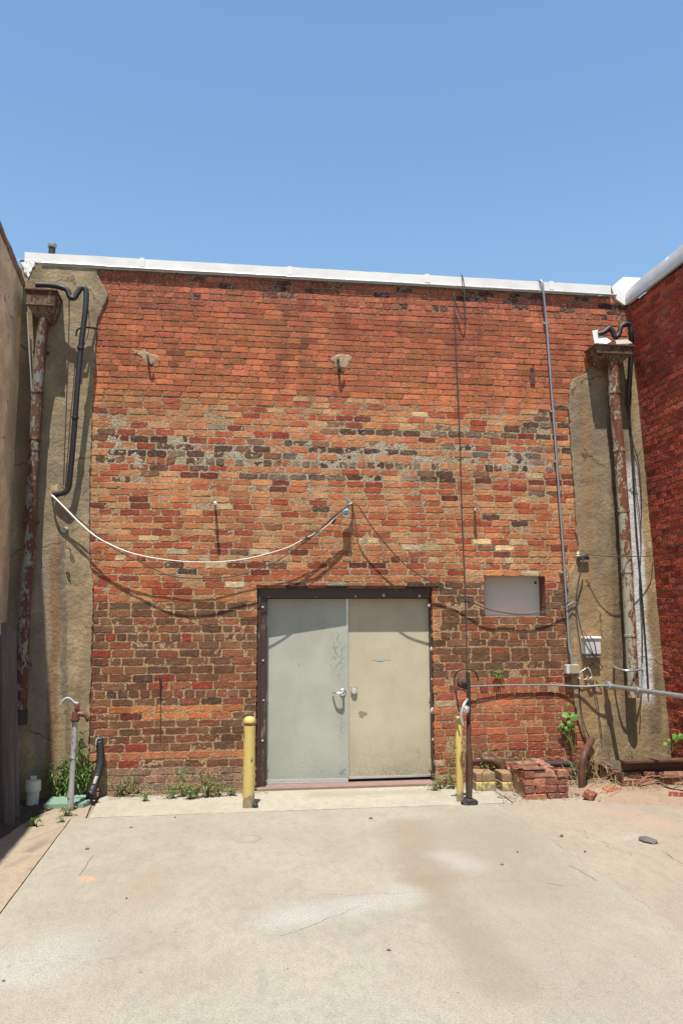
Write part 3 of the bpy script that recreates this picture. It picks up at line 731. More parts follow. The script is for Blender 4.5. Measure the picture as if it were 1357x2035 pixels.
# cap of white roofing membrane, following the slightly uneven top of the wall
def cap_mesh(A, B, nrm, prof, seed, n=260, wob=.009):
    A, B, nrm = np.array(A), np.array(B), np.array(nrm); Vv = []
    for i in range(n):
        c = A+(B-A)*i/(n-1)
        for k, (d, h) in enumerate(prof):
            q = np.array([c[0]*1.3, k*.12, c[1]])
            e = (fbm(q[None], 1.6, 3, seed)[0]*.6+fbm(q[None], 5, 2, seed+2)[0]*.3)*wob
            Vv.append(c+nrm*(d+e*.8)+np.array([0, 0, h+e]))
    return np.array(Vv), n, len(prof)
zc0 = 5.235
prof = [(.034, 0), (.040, .002), (.041, .05), (.042, .102), (-.1, .108), (-.34, .10), (-.45, .08)]
Vv, n, k = cap_mesh((-2.03, 0, zc0), (4.22, 0, zc0-.005), (0, -1, 0), prof, 3)
mb = MB(); mb.grid(Vv, k, n); obj('roof_cap', mb, M['cap'], bb, True)
es = MB(); x_ = -1.86; r_ = np.random.default_rng(4)
while x_ < 4.2:
    zz = zc0-.003-.001*(x_+1.86); es.tube([(x_, -.041, zz+r_.normal(0, .0012)), (min(x_+.30, 4.28), -.041, zz+r_.normal(0, .0012))], .0125, 8); x_ += .308
est = obj('edge_strip', es, M['cap_strip'], bb, True)
for x_ in (-.9, .62, 2.1, 3.5):
    sm_ = MB(); sm_.box((x_, -.0465, zc0+.012), (x_+.05, -.036, zc0+.108), .0015); obj('seam', sm_, M['cap'], bb)
pb = MB()                                      # raised white end block
a = P(1212, 596, 0); 
pb.prism([P(1214, 570, .03), P(1238, 550, .03), P(1272, 552, .03), P(1274, 575, .03), P(1262, 600, .03), P(1240, 606, .03), P(1222, 593, .03)], (0, .5, 0))
bm = bmesh.new()
obj('parapet_block', pb, M['cap'], bb)

# cement render left and right
M['stucco_l'] = m_stucco('left_cement_render', lin(166, 146, 114)*.84, lin(92, 76, 60),
    [uv(100, 1560)[:1]+(0.0,)+uv(118, 1080)+(.075, tuple(lin(112, 82, 54)), .75), (uv(140, 1480)[0], .2)+uv(124, 1060)+(.045, tuple(lin(96, 86, 74)), .75), (uv(75, 1500)[0], 0.0)+uv(95, 1100)+(.07, tuple(lin(120, 112, 100)), .55)])
M['stucco_r'] = m_stucco('right_cement_render', lin(164, 140, 104)*.84, lin(92, 76, 58),
    [(uv(1228, 1400)[0], .9)+uv(1218, 760)+(.10, tuple(lin(88, 74, 58)), .8), (uv(1170, 1450)[0], .5)+uv(1160, 800)+(.10, tuple(lin(140, 110, 74)), .5), (uv(1300, 1450)[0], .4)+uv(1293, 1330)+(.10, tuple(lin(84, 72, 60)), .6), uv(1281, 1390)+uv(1252, 930)+(.105, (.52, .51, .50), 1.0), uv(1270, 1180)+uv(1262, 1060)+(.08, (.50, .49, .48), .9)])
def render_sheet(name, zlo, zhi, xl, xr, mat, side, seed, top_slope=None):
    dz = .02; Z = np.arange(zlo, zhi+1e-6, dz); nx = 46; Vv = []
    for z in Z:
        a, b = xl(z), xr(z)
        e = fbm(np.array([[z*3, seed, 0]]), 2, 3, seed)[0]*.014+fbm(np.array([[z*3, seed, 4]]), 9, 3, seed)[0]*.016
        if side == 'r': b = b+e
        else: a = a+e
        t = np.linspace(0, 1, nx)
        if side == 'r': t = 1-(1-t)**1.6
        else: t = t**1.6
        X = a+(b-a)*t
        q = np.stack([X, np.zeros(nx), np.full(nx, z)], -1)
        d = .030+fbm(q, 2.2, 3, seed)*.010+fbm(q, 16, 2, seed+3)*.0035
        # broken edge thins out
        dist = (b-X) if side == 'r' else (X-a)
        d = d-np.exp(-dist/.012)*.006
        row = np.stack([X, -d, q[:, 2]], -1)
        ex = np.array([[b+.003, .012, z]]) if side == 'r' else np.array([[a-.003, .012, z]])
        row = np.concatenate([row, ex]) if side == 'r' else np.concatenate([ex, row])
        Vv.append(row)
    mb = MB(); mb.grid(np.concatenate(Vv), nx+1, len(Z)); return obj(name, mb, mat, bb, True)
render_sheet('cement_render', -.03, 5.225, lambda z: XL-.02, lambda z: edge_at(L_EDGE, z), M['stucco_l'], 'r', 21)
rx_top = lambda z: 4.435+(4.63-4.435)*(5.19-z)/(5.19-.87)+.02
def rleft(z): return edge_at(R_EDGE, z)
render_sheet('cement_render', -.03, R_TOP, rleft, rx_top, M['stucco_r'], 'l', 31)

def patch(name, pts, mat, d=.014, seed=1, parent=None, sub=9, thick=.02):
    """an irregular daub of mortar: outline from points on the wall, domed towards its middle"""
    c = np.mean([P(x, y)[[0, 2]] for x, y in pts], 0); o = np.array([P(x, y)[[0, 2]] for x, y in pts]); out = []
    n = len(o)
    for i in range(n):
        for k in range(4):
            p = o[i]+(o[(i+1) % n]-o[i])*k/4; q = np.array([[p[0], 0, p[1]]])
            out.append(p+.014*np.array([vnoise(q, 40, seed)[0], vnoise(q, 40, seed+5)[0]]))
    out = np.array(out); N = len(out); Vv = []
    for r in np.linspace(1, .0, sub):
        X = c+(out-c)*r; q = np.stack([X[:, 0], np.zeros(N), X[:, 1]], -1)
        dd = (d*np.clip((1-r)*4, 0, 1)+fbm(q, 30, 3, seed)*.005*(1 if r < 1 else 0)) if r < 1 else np.zeros(N)-.004
        Vv.append(np.stack([X[:, 0], -dd*np.ones(N), X[:, 1]], -1))
    F = [[i*N+k, i*N+(k+1) % N, (i+1)*N+(k+1) % N, (i+1)*N+k] for i in range(sub-1) for k in range(N)]
    mb = MB(); mb.add(np.concatenate(Vv), F); return obj(name, mb, mat, parent or bb, True)
M['daub'] = m_stucco('mortar_daub', lin(190, 156, 112), lin(120, 96, 70), (), .3, False)
patch('mortar_patch', [(258, 692), (276, 697), (290, 693), (300, 702), (318, 708), (309, 722), (304, 729), (290, 723), (281, 710), (268, 702)], M['daub'], .004, 3)
patch('mortar_patch', [(655, 712), (672, 703), (690, 702), (701, 708), (694, 722), (690, 734), (672, 735), (664, 723)], M['daub'], .005, 4)
patch('mortar_patch', [(95, 975), (104, 962), (120, 960), (122, 990), (112, 996), (100, 990)], M['grey_daub'] if 'grey_daub' in M else M['daub'], .034, 6)
M['whitedaub'] = m_plain('pale_sealant', (.36, .345, .31), .8, 0, .25, 30, .5, 40)
patch('sealant_patch', [(118, 1050), (130, 1044), (138, 1050), (132, 1060), (122, 1058)], M['whitedaub'], .045, 7)
patch('sealant_patch', [(36, 514), (76, 517), (74, 530), (66, 545), (60, 560), (50, 548), (45, 530)], M['tar'], .045, 9)

# soil along the side wall, coloured dark to deepen the wall's cast shadow
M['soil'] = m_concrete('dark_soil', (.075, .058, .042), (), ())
def rough_sheet(name, outline, z0, dz, mat, kind=None, seed=3, step=.05):
    o = np.array(outline, float); cen = o.mean(0); Vv, n = [], len(o); pts = []
    for i in range(n):
        for k in range(8):
            p = o[i]+(o[(i+1) % n]-o[i])*k/8; q = np.array([[p[0], p[1], 1.]]); pts.append(p+.03*np.array([fbm(q, 6, 3, seed)[0], fbm(q, 6, 3, seed+3)[0]]))
    pts = np.array(pts); N = len(pts); R_ = np.linspace(1, 0, 16)
    for r in R_:
        X = cen+(pts-cen)*r; q = np.stack([X[:, 0], X[:, 1], np.zeros(N)], -1)
        z = z0+dz*np.clip((1-r)*3.2, 0, 1)**.8*(.7+.5*fbm(q, 4, 3, seed))+fbm(q, 20, 2, seed)*.004*(r < 1)
        if r == 1: z = np.full(N, z0-.02)
        Vv.append(np.stack([X[:, 0], X[:, 1], z], -1))
    F = [[i*N+k, i*N+(k+1) % N, (i+1)*N+(k+1) % N, (i+1)*N+k] for i in range(15) for k in range(N)]
    mb = MB(); mb.add(np.concatenate(Vv), F); ob = obj(name, mb, mat, None, True)
    if kind: ob['kind'] = kind
    return ob
rough_sheet('shadow_soil_strip', [(XL+.0, -.02), (XL+.0, -2.6), (XL+.26, -2.6), (XL+.40, -1.3), (XL+.50, -.6), (XL+.62, -.35), (XL+.72, -.03)], .002, .006, M['soil'], 'structure')
# ------------------------------------------------------------------ double door in its recess
fr = MB(); yf0, yf1 = .045, .222
fx0 = float(P(528, 1380, -.10)[0]); fx1 = float(P(858, 1380, -.10)[0]); fz1 = float(P(690, 1189, -.10)[2])
fr.box((DX0+.002, yf0, -.02), (fx0, yf1, fz1), .006); fr.box((fx1, yf0, -.02), (DX1-.002, yf1, fz1), .006)
fr.box((DX0+.002, yf0, fz1+.0005), (DX1-.002, yf1, DZ1-.004), .006)
fr.box((DX0+.004, yf0-.022, -.02), (DX0+.03, yf0-.0005, fz1+.06), .003)
obj('door_frame', fr, M['frame'], bb)
bk = MB(); bk.box((DX0-.02, .235, -.05), (DX1+.02, .25, DZ1+.03)); obj('door_backing', bk, M['frame'], bb)
li = MB(); li.box((DX0-.02, -.014, DZ1-.002), (DX1+.10, .05, DZ1+.0095), .002); li.box((DX0+.004, .012, DZ1-.012), (DX1-.004, .044, DZ1-.0025), .001)
objs('lintel', li, M['steel'], bb)
sl_ = MB(); sl_.box((DX0+.003, -.035, -.04), (DX1-.003, .21, .026), .008)
M['sill'] = m_plain('red_brown_sill', (.20, .13, .11), .9, 0, .3, 9, .5, 40); obj('sill', sl_, M['sill'], bb)

def leaf(xa, ya, xb, yb, z0, z1, mat, name='door'):
    """door leaf seen from above as the line (xa,ya)-(xb,yb)"""
    a = np.array([xa, ya, 0.]); b = np.array([xb, yb, 0.]); L = np.linalg.norm(b-a); t = (b-a)/L; nrm = np.array([-t[1], t[0], 0])
    Mx = np.array([[t[0], nrm[0], 0, xa], [t[1], nrm[1], 0, ya], [0, 0, 1, 0], [0, 0, 0, 1]])
    mb = MB(); mb.box((0, 0, z0), (L, .045, z1), .003, Mx); return mb, Mx, L
lxa, lxb = float(P(529, 1380, -.175)[0]), float(P(691.5, 1380, -.130)[0])
zt_ = float(P(610, 1190, -.152)[2]); zb_ = .055
m1, ML, LL = leaf(lxa, .175, lxb, .130, zb_, zt_, None)
m2, MR, LR = leaf(lxb+.006, .155, float(P(856.5, 1380, -.155)[0]), .155, zb_+.012, zt_+.002, None)
xh = lambda px, py, d: (float(P(px, py, d)[0]), float(P(px, py, d)[2]))
M['door_l'] = m_door('grey_green_door_paint', (.345, .35, .29), (.16, .21, .18), [xh(672, 1300, -.12)+(.12, .38, .8, 30), xh(680, 1430, -.12)+(.05, .5, .7, 50), xh(682, 1535, -.12)+(.07, .10, 1.0, 18), xh(640, 1240, -.12)+(.16, .10, .35, 12), xh(600, 1310, -.12)+(.2, .3, .2, 60)])
M['door_r'] = m_door('tan_door_paint', (.42, .368, .26), (.15, .15, .10), [xh(790, 1540, -.12)+(.40, .14, .7, 70), xh(832, 1500, -.12)+(.03, .1, .5, 50)])
dl = obj('door', m1, M['door_l'], bb); dl['label'] = 'left leaf in pale grey green, standing slightly ajar'
dr = obj('door', m2, M['door_r'], bb); dr['label'] = 'right leaf in tan paint'
def onleaf(Mx, px, py, guess):
    """point of a leaf's face seen at a pixel"""
    o = Mx[:3, 3]; n = Mx[:3, 1]; v = ray(px, py); t = ((o-CAM)@n)/(v@n); return CAM+v*t
nL, tL = ML[:3, 1], ML[:3, 0]; nR, tR = MR[:3, 1], MR[:3, 0]
# pull lever on the left leaf
h = onleaf(ML, 681, 1376, 0); hb = MB()
hb.lathe(h+nL*.001, [(.034, 0), (.034, .008), (.026, .014), (.0, .015)], 24, -nL)
hd = obj('handle', hb, M['chrome'], dl, True)
hb = MB(); out = -nL
hb.tube(spline([h, h+out*.035, h+out*.066-tL*.008, h+out*.070-tL*.035, h+out*.062-tL*.075, h+out*.030-tL*.098, h+out*.016-tL*.100], 6), [.012]*7+[.011]*12+[.009]*18, 12)
obj('lever', hb, M['chrome'], hd, True)
# lock cylinder on the right leaf
c = onleaf(MR, 703, 1373, 0); lb = MB()
bmv = MB(); Mx = MR.copy(); Mx[:3, 3] = c
lb.box((-.036, -.006, -.044), (.036, -.0005, .044), .004, Mx); lk = obj('lock_plate', lb, M['beige'], dr)
lb = MB(); lb.lathe(c-nR*.006, [(.031, 0), (.031, .016), (.028, .022), (.012, .023), (0, .0235)], 28, -nR); obj('cylinder', lb, M['alu'], lk, True)
# faded notice and a patch of torn tape
Mx = MR.copy(); a = onleaf(MR, 739, 1312, 0); b = onleaf(MR, 777, 1288, 0); nb = MB()
nb.add([a-nR*.0015, a-nR*.0015+tR*((b-a)@tR), b-nR*.0015, b-nR*.0015-tR*((b-a)@tR)], [[0, 1, 2, 3]])
nb.f = [[0, 1, 2, 3]]
nb = MB(); Mn = MR.copy(); Mn[:3, 3] = a; nb.box((0, -.0016, 0), ((b-a)@tR, -.0004, b[2]-a[2]), 0, Mn)
M['paper'] = m_plain('faded_notice', (.40, .355, .265), .75, 0, .05, 9, 0); nt = obj('notice', nb, M['paper'], dr)
nb = MB(); Mn = MR.copy(); Mn[:3, 3] = onleaf(MR, 748, 1314, 0); nb.box((0, -.0030, 0), (.075, -.0018, .011), 0, Mn)
M['blue'] = m_plain('faded_blue_print', (.16, .38, .62), .7, 0, .4, 40, 0); obj('blue_mark', nb, M['blue'], nt)
pts = []; c = onleaf(MR, 720, 1419, 0)
for k in range(18):
    q = k/18*2*PI; r_ = (.042+.010*math.sin(3*q+1)+.006*math.sin(7*q)); pts.append(c-nR*.0005+tR*math.cos(q)*r_+np.array([0, 0, math.sin(q)*r_*.72]))
tb = MB(); tb.prism(pts, -nR*.0015); M['glue'] = m_plain('old_glue_residue', (.26, .19, .11), .8, 0, .3, 40, .2); obj('glue_mark', tb, M['glue'], dr)
# metal edging, sweeps, astragal and hinges
eb = MB(); Mx = ML.copy(); eb.box((0, -.006, zb_-.012), (LL, -.0008, zb_+.014), .002, Mx); eb.box((.004, -.010, zb_-.028), (LL, -.0012, zb_-.014), .002, Mx); objs('door_sweep', eb, M['alu'], dl)
eb = MB(); Mx = MR.copy(); eb.box((0, -.006, zb_), (LR, -.0008, zb_+.022), .002, Mx); obj('door_sweep', eb, M['alu'], dr)
eb = MB(); Mx = ML.copy(); eb.box((LL-.014, -.004, zb_+.02), (LL+.003, -.0008, zt_), .001, Mx); obj('edge_plate', eb, M['galv'], dl)
eb = MB(); Mx = MR.copy(); eb.box((LR-.010, -.004, zb_+.03), (LR-.0, -.0008, zt_), .001, Mx); obj('edge_plate', eb, M['galv'], dr)
for py in (1234, 1385, 1520):
    for Mx, px, pr, s in ((ML, 530, dl, 1), (MR, 855, dr, -1)):
        p = onleaf(Mx, px, py, 0); hbm = MB(); hbm.tube([p+np.array([-.004*s, -.008, -.055]), p+np.array([-.004*s, -.008, .055])], .009, 10)
        hbm.box(p+np.array([0, -.006, -.05]), p+np.array([.02*s, -.002, .05]), .001); obj('hinge', hbm, M['door_l'] if s > 0 else M['door_r'], pr, True)
wb = MB()
for px, py, r_ in [(522, 1207, .014), (523, 1313, .015), (524, 1392, .012), (522, 1472, .014), (535, 1186, .008), (627, 1186, .008), (706, 1185, .017), (762, 1183, .02), (833, 1184, .018), (852, 1204, .016), (857, 1290, .022), (858, 1412, .024), (860, 1470, .013), (858, 1350, .012)]:
    p = P(px, py, -.041); bm = bmesh.new(); bmesh.ops.create_icosphere(bm, subdivisions=2, radius=r_*.8)
    for v in bm.verts:
        e = 1+.3*vnoise(np.array([list(v.co)])*1.0+p, 60, 2)[0]; v.co = Vector((v.co.x*e, v.co.y*.55, v.co.z*e*(1.0+.5*(px > 850))))
    wb.bm(bm, Matrix.Translation(Vector(p)))
objs('foam_blob', wb, M['whitedaub'], bb, True)

# boarded small window
wbm = MB(); wbm.box((WIN[0]-.02, .175, WIN[2]-.02), (WIN[1]+.02, .19, WIN[3]+.02))
M['board'] = m_plain('pale_window_board', (.53, .505, .48), .6, 0, .07, 2.2, .15, 6); bd = obj('window_panel', wbm, M['board'], bb)
hbm = MB(); p = P(1063, 1158, -.174); hbm.tube_prof(p, np.array([0, -1, 0]), [(.012, 0), (.015, .002), (.006, .003), (.0, .002)], 14); obj('screw_hole', hbm, M['steel'], bd)
sb = MB(); sb.box((WIN[0]+.002, .02, WIN[2]-.001), (WIN[1]-.002, .174, WIN[2]+.006), .002); obj('window_sill', sb, M['daub'], bb)

# ------------------------------------------------------------------ neighbouring buildings
def PX(px, py, x):
    v = ray(px, py); t = (x-CAM[0])/v[0]; return CAM+v*t
lb = thing('rendered_building', 'tan cement rendered side wall in shade, along the left edge of the yard', 'building', (XL, -2, 0))
tA, tB = PX(46, 556, XL), PX(2, 450, XL); kz = (tB[2]-tA[2])/(tB[1]-tA[1])
topz = lambda y: tA[2]+kz*(y-tA[1])
M['stucco_s'] = m_stucco('side_wall_render', np.array((.86, .60, .36)), np.array((.36, .27, .18)), (), .6)
ys = np.arange(.02, -6.01, -.04); nz_ = 110; Vv = []
for y in ys:
    z = np.linspace(-.05, topz(y), nz_); q = np.stack([np.zeros(nz_), np.full(nz_, y), z], -1)
    Vv.append(np.stack([XL+fbm(q, 1.6, 3, 51)*.014+fbm(q, 14, 2, 53)*.004, q[:, 1], z], -1))
mb = MB(); mb.grid(np.concatenate(Vv), nz_, len(ys)); obj('wall', mb, M['stucco_s'], lb, True)
cb = MB()
cb.prism([(XL-.03, .02, -.1), (XL-.03, -6, -.1), (XL-.03, -6, topz(-6)-.01), (XL-.03, .02, topz(.02)-.01)], (-.35, 0, 0)); obj('wall_core', cb, M['core'], lb)
M['coping'] = m_stucco('crumbling_coping', lin(150, 122, 104), lin(80, 70, 62), (), .6)
n = 120; Vv = []
for i in range(n):
    y = .02-6.0*i/(n-1); z0 = topz(y)
    for k, (x, h) in enumerate([(.014, -.075), (.024, -.05), (.022, -.005), (.005, .02), (-.10, .03), (-.38, .02), (-.40, -.08)]):
        q = np.array([[k*.6, y, z0]]); e = fbm(q, 7, 3, 61)[0]
        Vv.append((XL+x+e*.012, y, z0+h+e*.03*(k < 5)))
mb = MB(); mb.grid(np.array(Vv), 7, n); obj('coping', mb, M['coping'], lb)
gp = MB()                                   # paler smear on the side wall
rb = thing('red_brick_building', 'dark red brick side wall with a white roof cap, right of the yard', 'building', (4.66, -1.5, 0))
kx = (4.63-4.435)/(5.19-.87)
xw = lambda z: 4.435+kx*(5.19-z)
to_r = lambda U, V, D: np.stack([xw(V)-D, -U, V], -1)
rq, rcl, rdd, rrg = [], [], [], []
TR = float(PX(1250, 607, 4.437)[2])
z = .0; i = 0
while z < TR-.02:
    hgt = .0645; head = i % 7 == 3; pitch = .205*(.5 if head else 1); u = -.05-(pitch/2 if i % 2 else 0)-rng.random()*.03; w0 = rng.random()*9
    while u < 5.2:
        L = pitch*rng.normal(1, .02); u0, u1 = u+.0045, u+L-.0045; u += L
        if u1 < .0: continue
        wz = .003*math.sin(u*3+w0)
        c = np.array([(172, 66, 42), (160, 58, 38), (180, 72, 46), (150, 54, 36), (184, 80, 50)][rng.integers(5)], float)*rng.normal(1, .05)
        if z < 1.0 and rng.random() < .5: c = c*np.array((.82, .88, .95))
        rq.append((max(u0, .0), u1, z+.0045+wz, min(z+hgt-.0045+wz, TR))); rcl.append(tuple(lin(*np.clip(c, 5, 250)))+(.10 if rng.random() < .8 else .6,)); rdd.append(rng.normal(0, .0016)); rrg.append(1.1)
    z += hgt; i += 1
vs, F, C = bricks_mesh(rq, rcl, rdd, rrg, to_r, depth=.10, seed=40)
fast_obj('brick_face', vs, F, C, M['brick'], rb)
us2 = np.arange(.0, 5.2, .02); zs2 = np.arange(-.03, TR+.005, .02); U2, Z2 = np.meshgrid(us2, zs2)
q = np.stack([U2, np.full_like(U2, 9.), Z2], -1); dm2 = -.0065+fbm(q, 30, 2, 44)*.0025+np.exp(-U2/.05)*.006*(fbm(q, 9, 2, 45)+.6)
V_ = to_r(U2, Z2, dm2).reshape(-1, 3); nu2, nv2 = len(us2), len(zs2); I2 = np.arange(nu2*nv2).reshape(nv2, nu2)
F2 = np.stack([I2[:-1, :-1], I2[:-1, 1:], I2[1:, 1:], I2[1:, :-1]], -1).reshape(-1, 4)
cm2 = np.broadcast_to(np.append(lin(138, 112, 92), 1.0), (len(V_), 4)).copy(); ne = (np.exp(-U2/.04)).reshape(-1, 1); cm2[:, :3] = cm2[:, :3]*(1-ne)+lin(190, 180, 165)*ne
fast_obj('mortar_bed', V_, F2, cm2, M['mortar'], rb, True)
cb = MB(); cb.prism([(xw(-.1)+.06, .02, -.1), (xw(TR)+.06, .02, TR), (xw(TR)+.40, .02, TR), (xw(-.1)+.46, .02, -.1)], (0, -5.2, 0)); obj('wall_core', cb, M['core'], rb)
Vv, n, k = cap_mesh((xw(TR), -.02, TR+.0), (xw(TR), -5.2, TR+.0), (-1, 0, 0), [(.012, 0), (.045, .003), (.052, .05), (.05, .12), (.046, .160), (.036, .168), (-.1, .175), (-.40, .16), (-.42, 0)], 13, 260, .014)
mb = MB(); mb.grid(Vv, k, n); obj('roof_cap', mb, M['cap'], rb, True)
es = MB(); es.tube([(xw(TR)-.034, -.30, TR+.003), (xw(TR)-.034, -2, TR-.001), (xw(TR)-.034, -5.2, TR+.003)], .011, 8); obj('edge_strip', es, M['cap_strip'], rb, True)

# roof vent behind the cap
v0 = P(104, 500, -.75); t = thing('roof_vent', 'small dark vent pipe poking up behind the white roof cap at the left', 'roof vent', (v0[0], v0[1], 5.04))
zt2 = P(104, 484, -.75)[2]
mb = MB(); mb.lathe((v0[0], v0[1], 5.045), [(.036, 0), (.036, zt2-5.045-.03)], 20); obj('pipe', mb, M['steel'], t, True)
mb = MB(); mb.lathe((v0[0], v0[1], zt2-.05), [(.040, 0), (.047, .008), (.047, .038), (.040, .046), (.03, .046), (.028, .03), (0, .03)], 24); obj('cap', mb, M['dark_plastic'], t, True)
# ------------------------------------------------------------------ downpipes
def collar(p, q, r, hgt=.03):
    m = MB(); p = np.asarray(p); q = np.asarray(q); a = (q-p)/np.linalg.norm(q-p)
    m.tube_prof(p-a*hgt/2, a, [(r-.004, 0), (r+.005, .002), (r+.007, hgt*.5), (r+.005, hgt-.002), (r-.004, hgt)], 20); return m
def interp_path(path, py):
    ys = [b for a, b in path]; xs = [a for a, b in path]; return float(np.interp(py, ys, xs))
def seg_tilt(path, r, d, seams, name, mat, parent):
    cl = [P(x, y, d(y) if callable(d) else d) for x, y in path]; sp_ = spline(cl, 6)
    m = MB(); m.tube(sp_, r, 24); o = obj(name, m, mat, parent, True)
    for s in seams:
        a = P(interp_path(path, s), s, d(s) if callable(d) else d); b = P(interp_path(path, s+12), s+12, d(s+12) if callable(d) else d)
        obj('collar', collar(a, b, r), mat, parent, True)
    return o
# left: hopper head and leaning painted pipe
pl = [(86, 632), (86, 650), (81, 705), (76, 769), (70, 871), (64, 972), (60, 1074), (51, 1177), (46, 1322), (42, 1410)]
b0 = P(45, 1470, .14)
dpl = thing('downpipe', 'rusty left downpipe with peeling pale green paint under a wide rusted hopper, in shade', 'downpipe', (b0[0], b0[1], 0), 'rusty downpipes against the wall')
dl_ = lambda y: float(np.interp(y, [600, 720, 900], [.25, .19, .165]))
seg_tilt(pl, .054, dl_, (779, 872, 895, 1037, 1177, 1228, 1322), 'pipe', M['pipe_l'], dpl)
m = MB(); a = P(42, 1410, .165); b = P(41, 1440, .165); m.tube([a, b], .062, 20); obj('boot', m, M['iron'], dpl, True)
m = MB()
for s in (700, 1037, 1322):
    c = P(interp_path(pl, s), s, .07); m.box(c+np.array([-.075, -.005, -.012]), c+np.array([.075, .075, .012]), .003)
objs('bracket', m, M['rusty'], dpl)
def frustum(m, z0, z1, r0, r1):          # r: (x0,x1,y0,y1)
    v = [(r0[0], r0[2], z0), (r0[1], r0[2], z0), (r0[1], r0[3], z0), (r0[0], r0[3], z0), (r1[0], r1[2], z1), (r1[1], r1[2], z1), (r1[1], r1[3], z1), (r1[0], r1[3], z1)]
    m.add(v, [[3, 2, 1, 0], [4, 5, 6, 7], [0, 1, 5, 4], [1, 2, 6, 5], [2, 3, 7, 6], [3, 0, 4, 7]])
def hopper(parent, dist, xl_, xr_, ztop, zmid, zlow, xn0, xn1, mat, rim_px=None):
    m = MB(); x0, x1 = P(xl_, ztop, dist)[0], P(xr_, ztop, dist)[0]; z1, z2, z3 = P(xl_, ztop, dist)[2], P(xl_, zmid, dist)[2], P(xl_, zlow, dist)[2]
    n0, n1 = P(xn0, zlow, dist)[0], P(xn1, zlow, dist)[0]; y0, y1 = -dist, -.02
    frustum(m, z2, z1, (x0+.012, x1-.012, y0+.01, y1), (x0, x1, y0, y1)); yc = (y0+y1)/2-.02
    frustum(m, z3, z2-.0005, (n0, n1, yc-.055, yc+.055), (x0+.012, x1-.012, y0+.01, y1))
    o = obj('hopper_head', m, mat, parent)
    m = MB(); m.box((x0-.012, y0-.014, z1), (x1+.012, y1, z1+.020), .004); obj('rim', m, M['rusty'], o)
    m = MB(); m.box((x0+.004, y0-.006, z2-.008), (x1-.004, y0+.012, z2+.006), .003); obj('seam', m, M['rusty'], o)
    return o
hopper(dpl, .32, 52, 112, 576, 604, 634, 76, 100, M['hopper'])
# right: hopper with torn white flashing and rust-eaten pipe
pr = [(1218, 712), (1219, 760), (1221, 800), (1229, 895), (1238, 1015), (1245, 1138), (1252, 1262), (1258, 1386)]
b0 = P(1258, 1540, .13)
dpr = thing('downpipe', 'rust eaten right downpipe with flaking cream paint under a hopper with torn white flashing', 'downpipe', (b0[0], b0[1], 0), 'rusty downpipes against the wall')
dr_ = lambda y: float(np.interp(y, [690, 780, 900], [.22, .19, .165]))
seg_tilt(pr, .059, dr_, (781, 896, 1016, 1137, 1263), 'pipe', M['pipe_r'], dpr)
hp = hopper(dpr, .30, 1184, 1257, 686, 700, 722, 1206, 1232, M['hopper'])
m = MB()
m.prism([P(1176, 657, .25), P(1187, 655, .25), P(1190, 668, .25), P(1205, 672, .275), P(1214, 678, .295), P(1190, 690, .30), P(1182, 688, .275)], (0, .008, 0))
m.prism([P(1222, 676, .305), P(1245, 674, .305), P(1256, 682, .305), P(1224, 684, .305)], (0, .006, 0))
m.prism([P(1171, 703, .10), P(1183, 706, .10), P(1185, 727, .10), P(1180, 724, .10)], (0, .006, 0))
objs('flashing', m, M['flash'], dpr)
m = MB(); sA = PD(1219, 1324, .01); sB = PD(1276, 1331, .01)
m.tube(spline([sA, PD(1222, 1327, .09), PD(1240, 1332, .195), PD(1258, 1333, .205), PD(1274, 1331, .14), PD(1276, 1331, .01)], 6), .010, 10)
m.tube([PD(1274, 1332, .14), PD(1275, 1352, .145), PD(1274, 1371, .16)], .007, 8)
obj('strap', m, M['galv'], dpr, True)

# black drain lines looping off the hoppers
def blackpipe(path, r, label, name='drain_line', coll=()):
    cl = [PD(*p) for p in path]; base = cl[-1]
    t = thing(name, label, 'drain line', base, 'black drain lines beside the hoppers'); m = MB(); sp_ = spline(cl, 7); m.tube(sp_, r, 14); obj('hose', m, M['black'], t, True)
    m = MB()
    for i in coll: a, b = sp_[i*7], sp_[i*7+1]; q = collar(a, b, r+.001, .028); m.add(np.concatenate(q.v), q.f)
    if coll: objs('coupling', m, M['black'], t, True)
    return t
blackpipe([(72, 566, .16), (100, 567, .17), (122, 571, .20), (134, 577, .20), (140, 590, .20), (148, 592, .20), (155, 582, .20), (161, 573, .20), (169, 573, .20), (172, 586, .20), (170, 620, .20), (165, 660, .195), (161, 692, .19), (155, 760, .18), (150, 830, .16), (145, 890, .14), (140, 945, .11), (137, 968, .095), (128, 979, .085), (108, 983, .05)], .027,
          'long black drain pipe with a trap bend, running down beside the left hopper', coll=(12, 14))
t = thing('bracket_arm', 'short black bracket arm holding the left drain pipe to the brickwork edge', 'bracket', P(192, 650, .02)); m = MB()
m.tube([P(164, 650, .19), P(192, 652, .03), P(193, 652, -.01)], .010, 8); m.tube(spline([P(152, 668, .18), P(154, 656, .18), P(164, 650, .19)], 6), .010, 8); obj('arm', m, M['black'], t, True)
blackpipe([(1188, 664, .20), (1200, 660, .21), (1210, 652, .21), (1217, 660, .21), (1222, 670, .21), (1229, 664, .21), (1233, 650, .21), (1242, 644, .21), (1251, 647, .20), (1254, 664, .19), (1253, 700, .14), (1250, 760, .10), (1247, 806, .06)], .027,
          'short black drain pipe looping over the right hopper beside the red side wall')

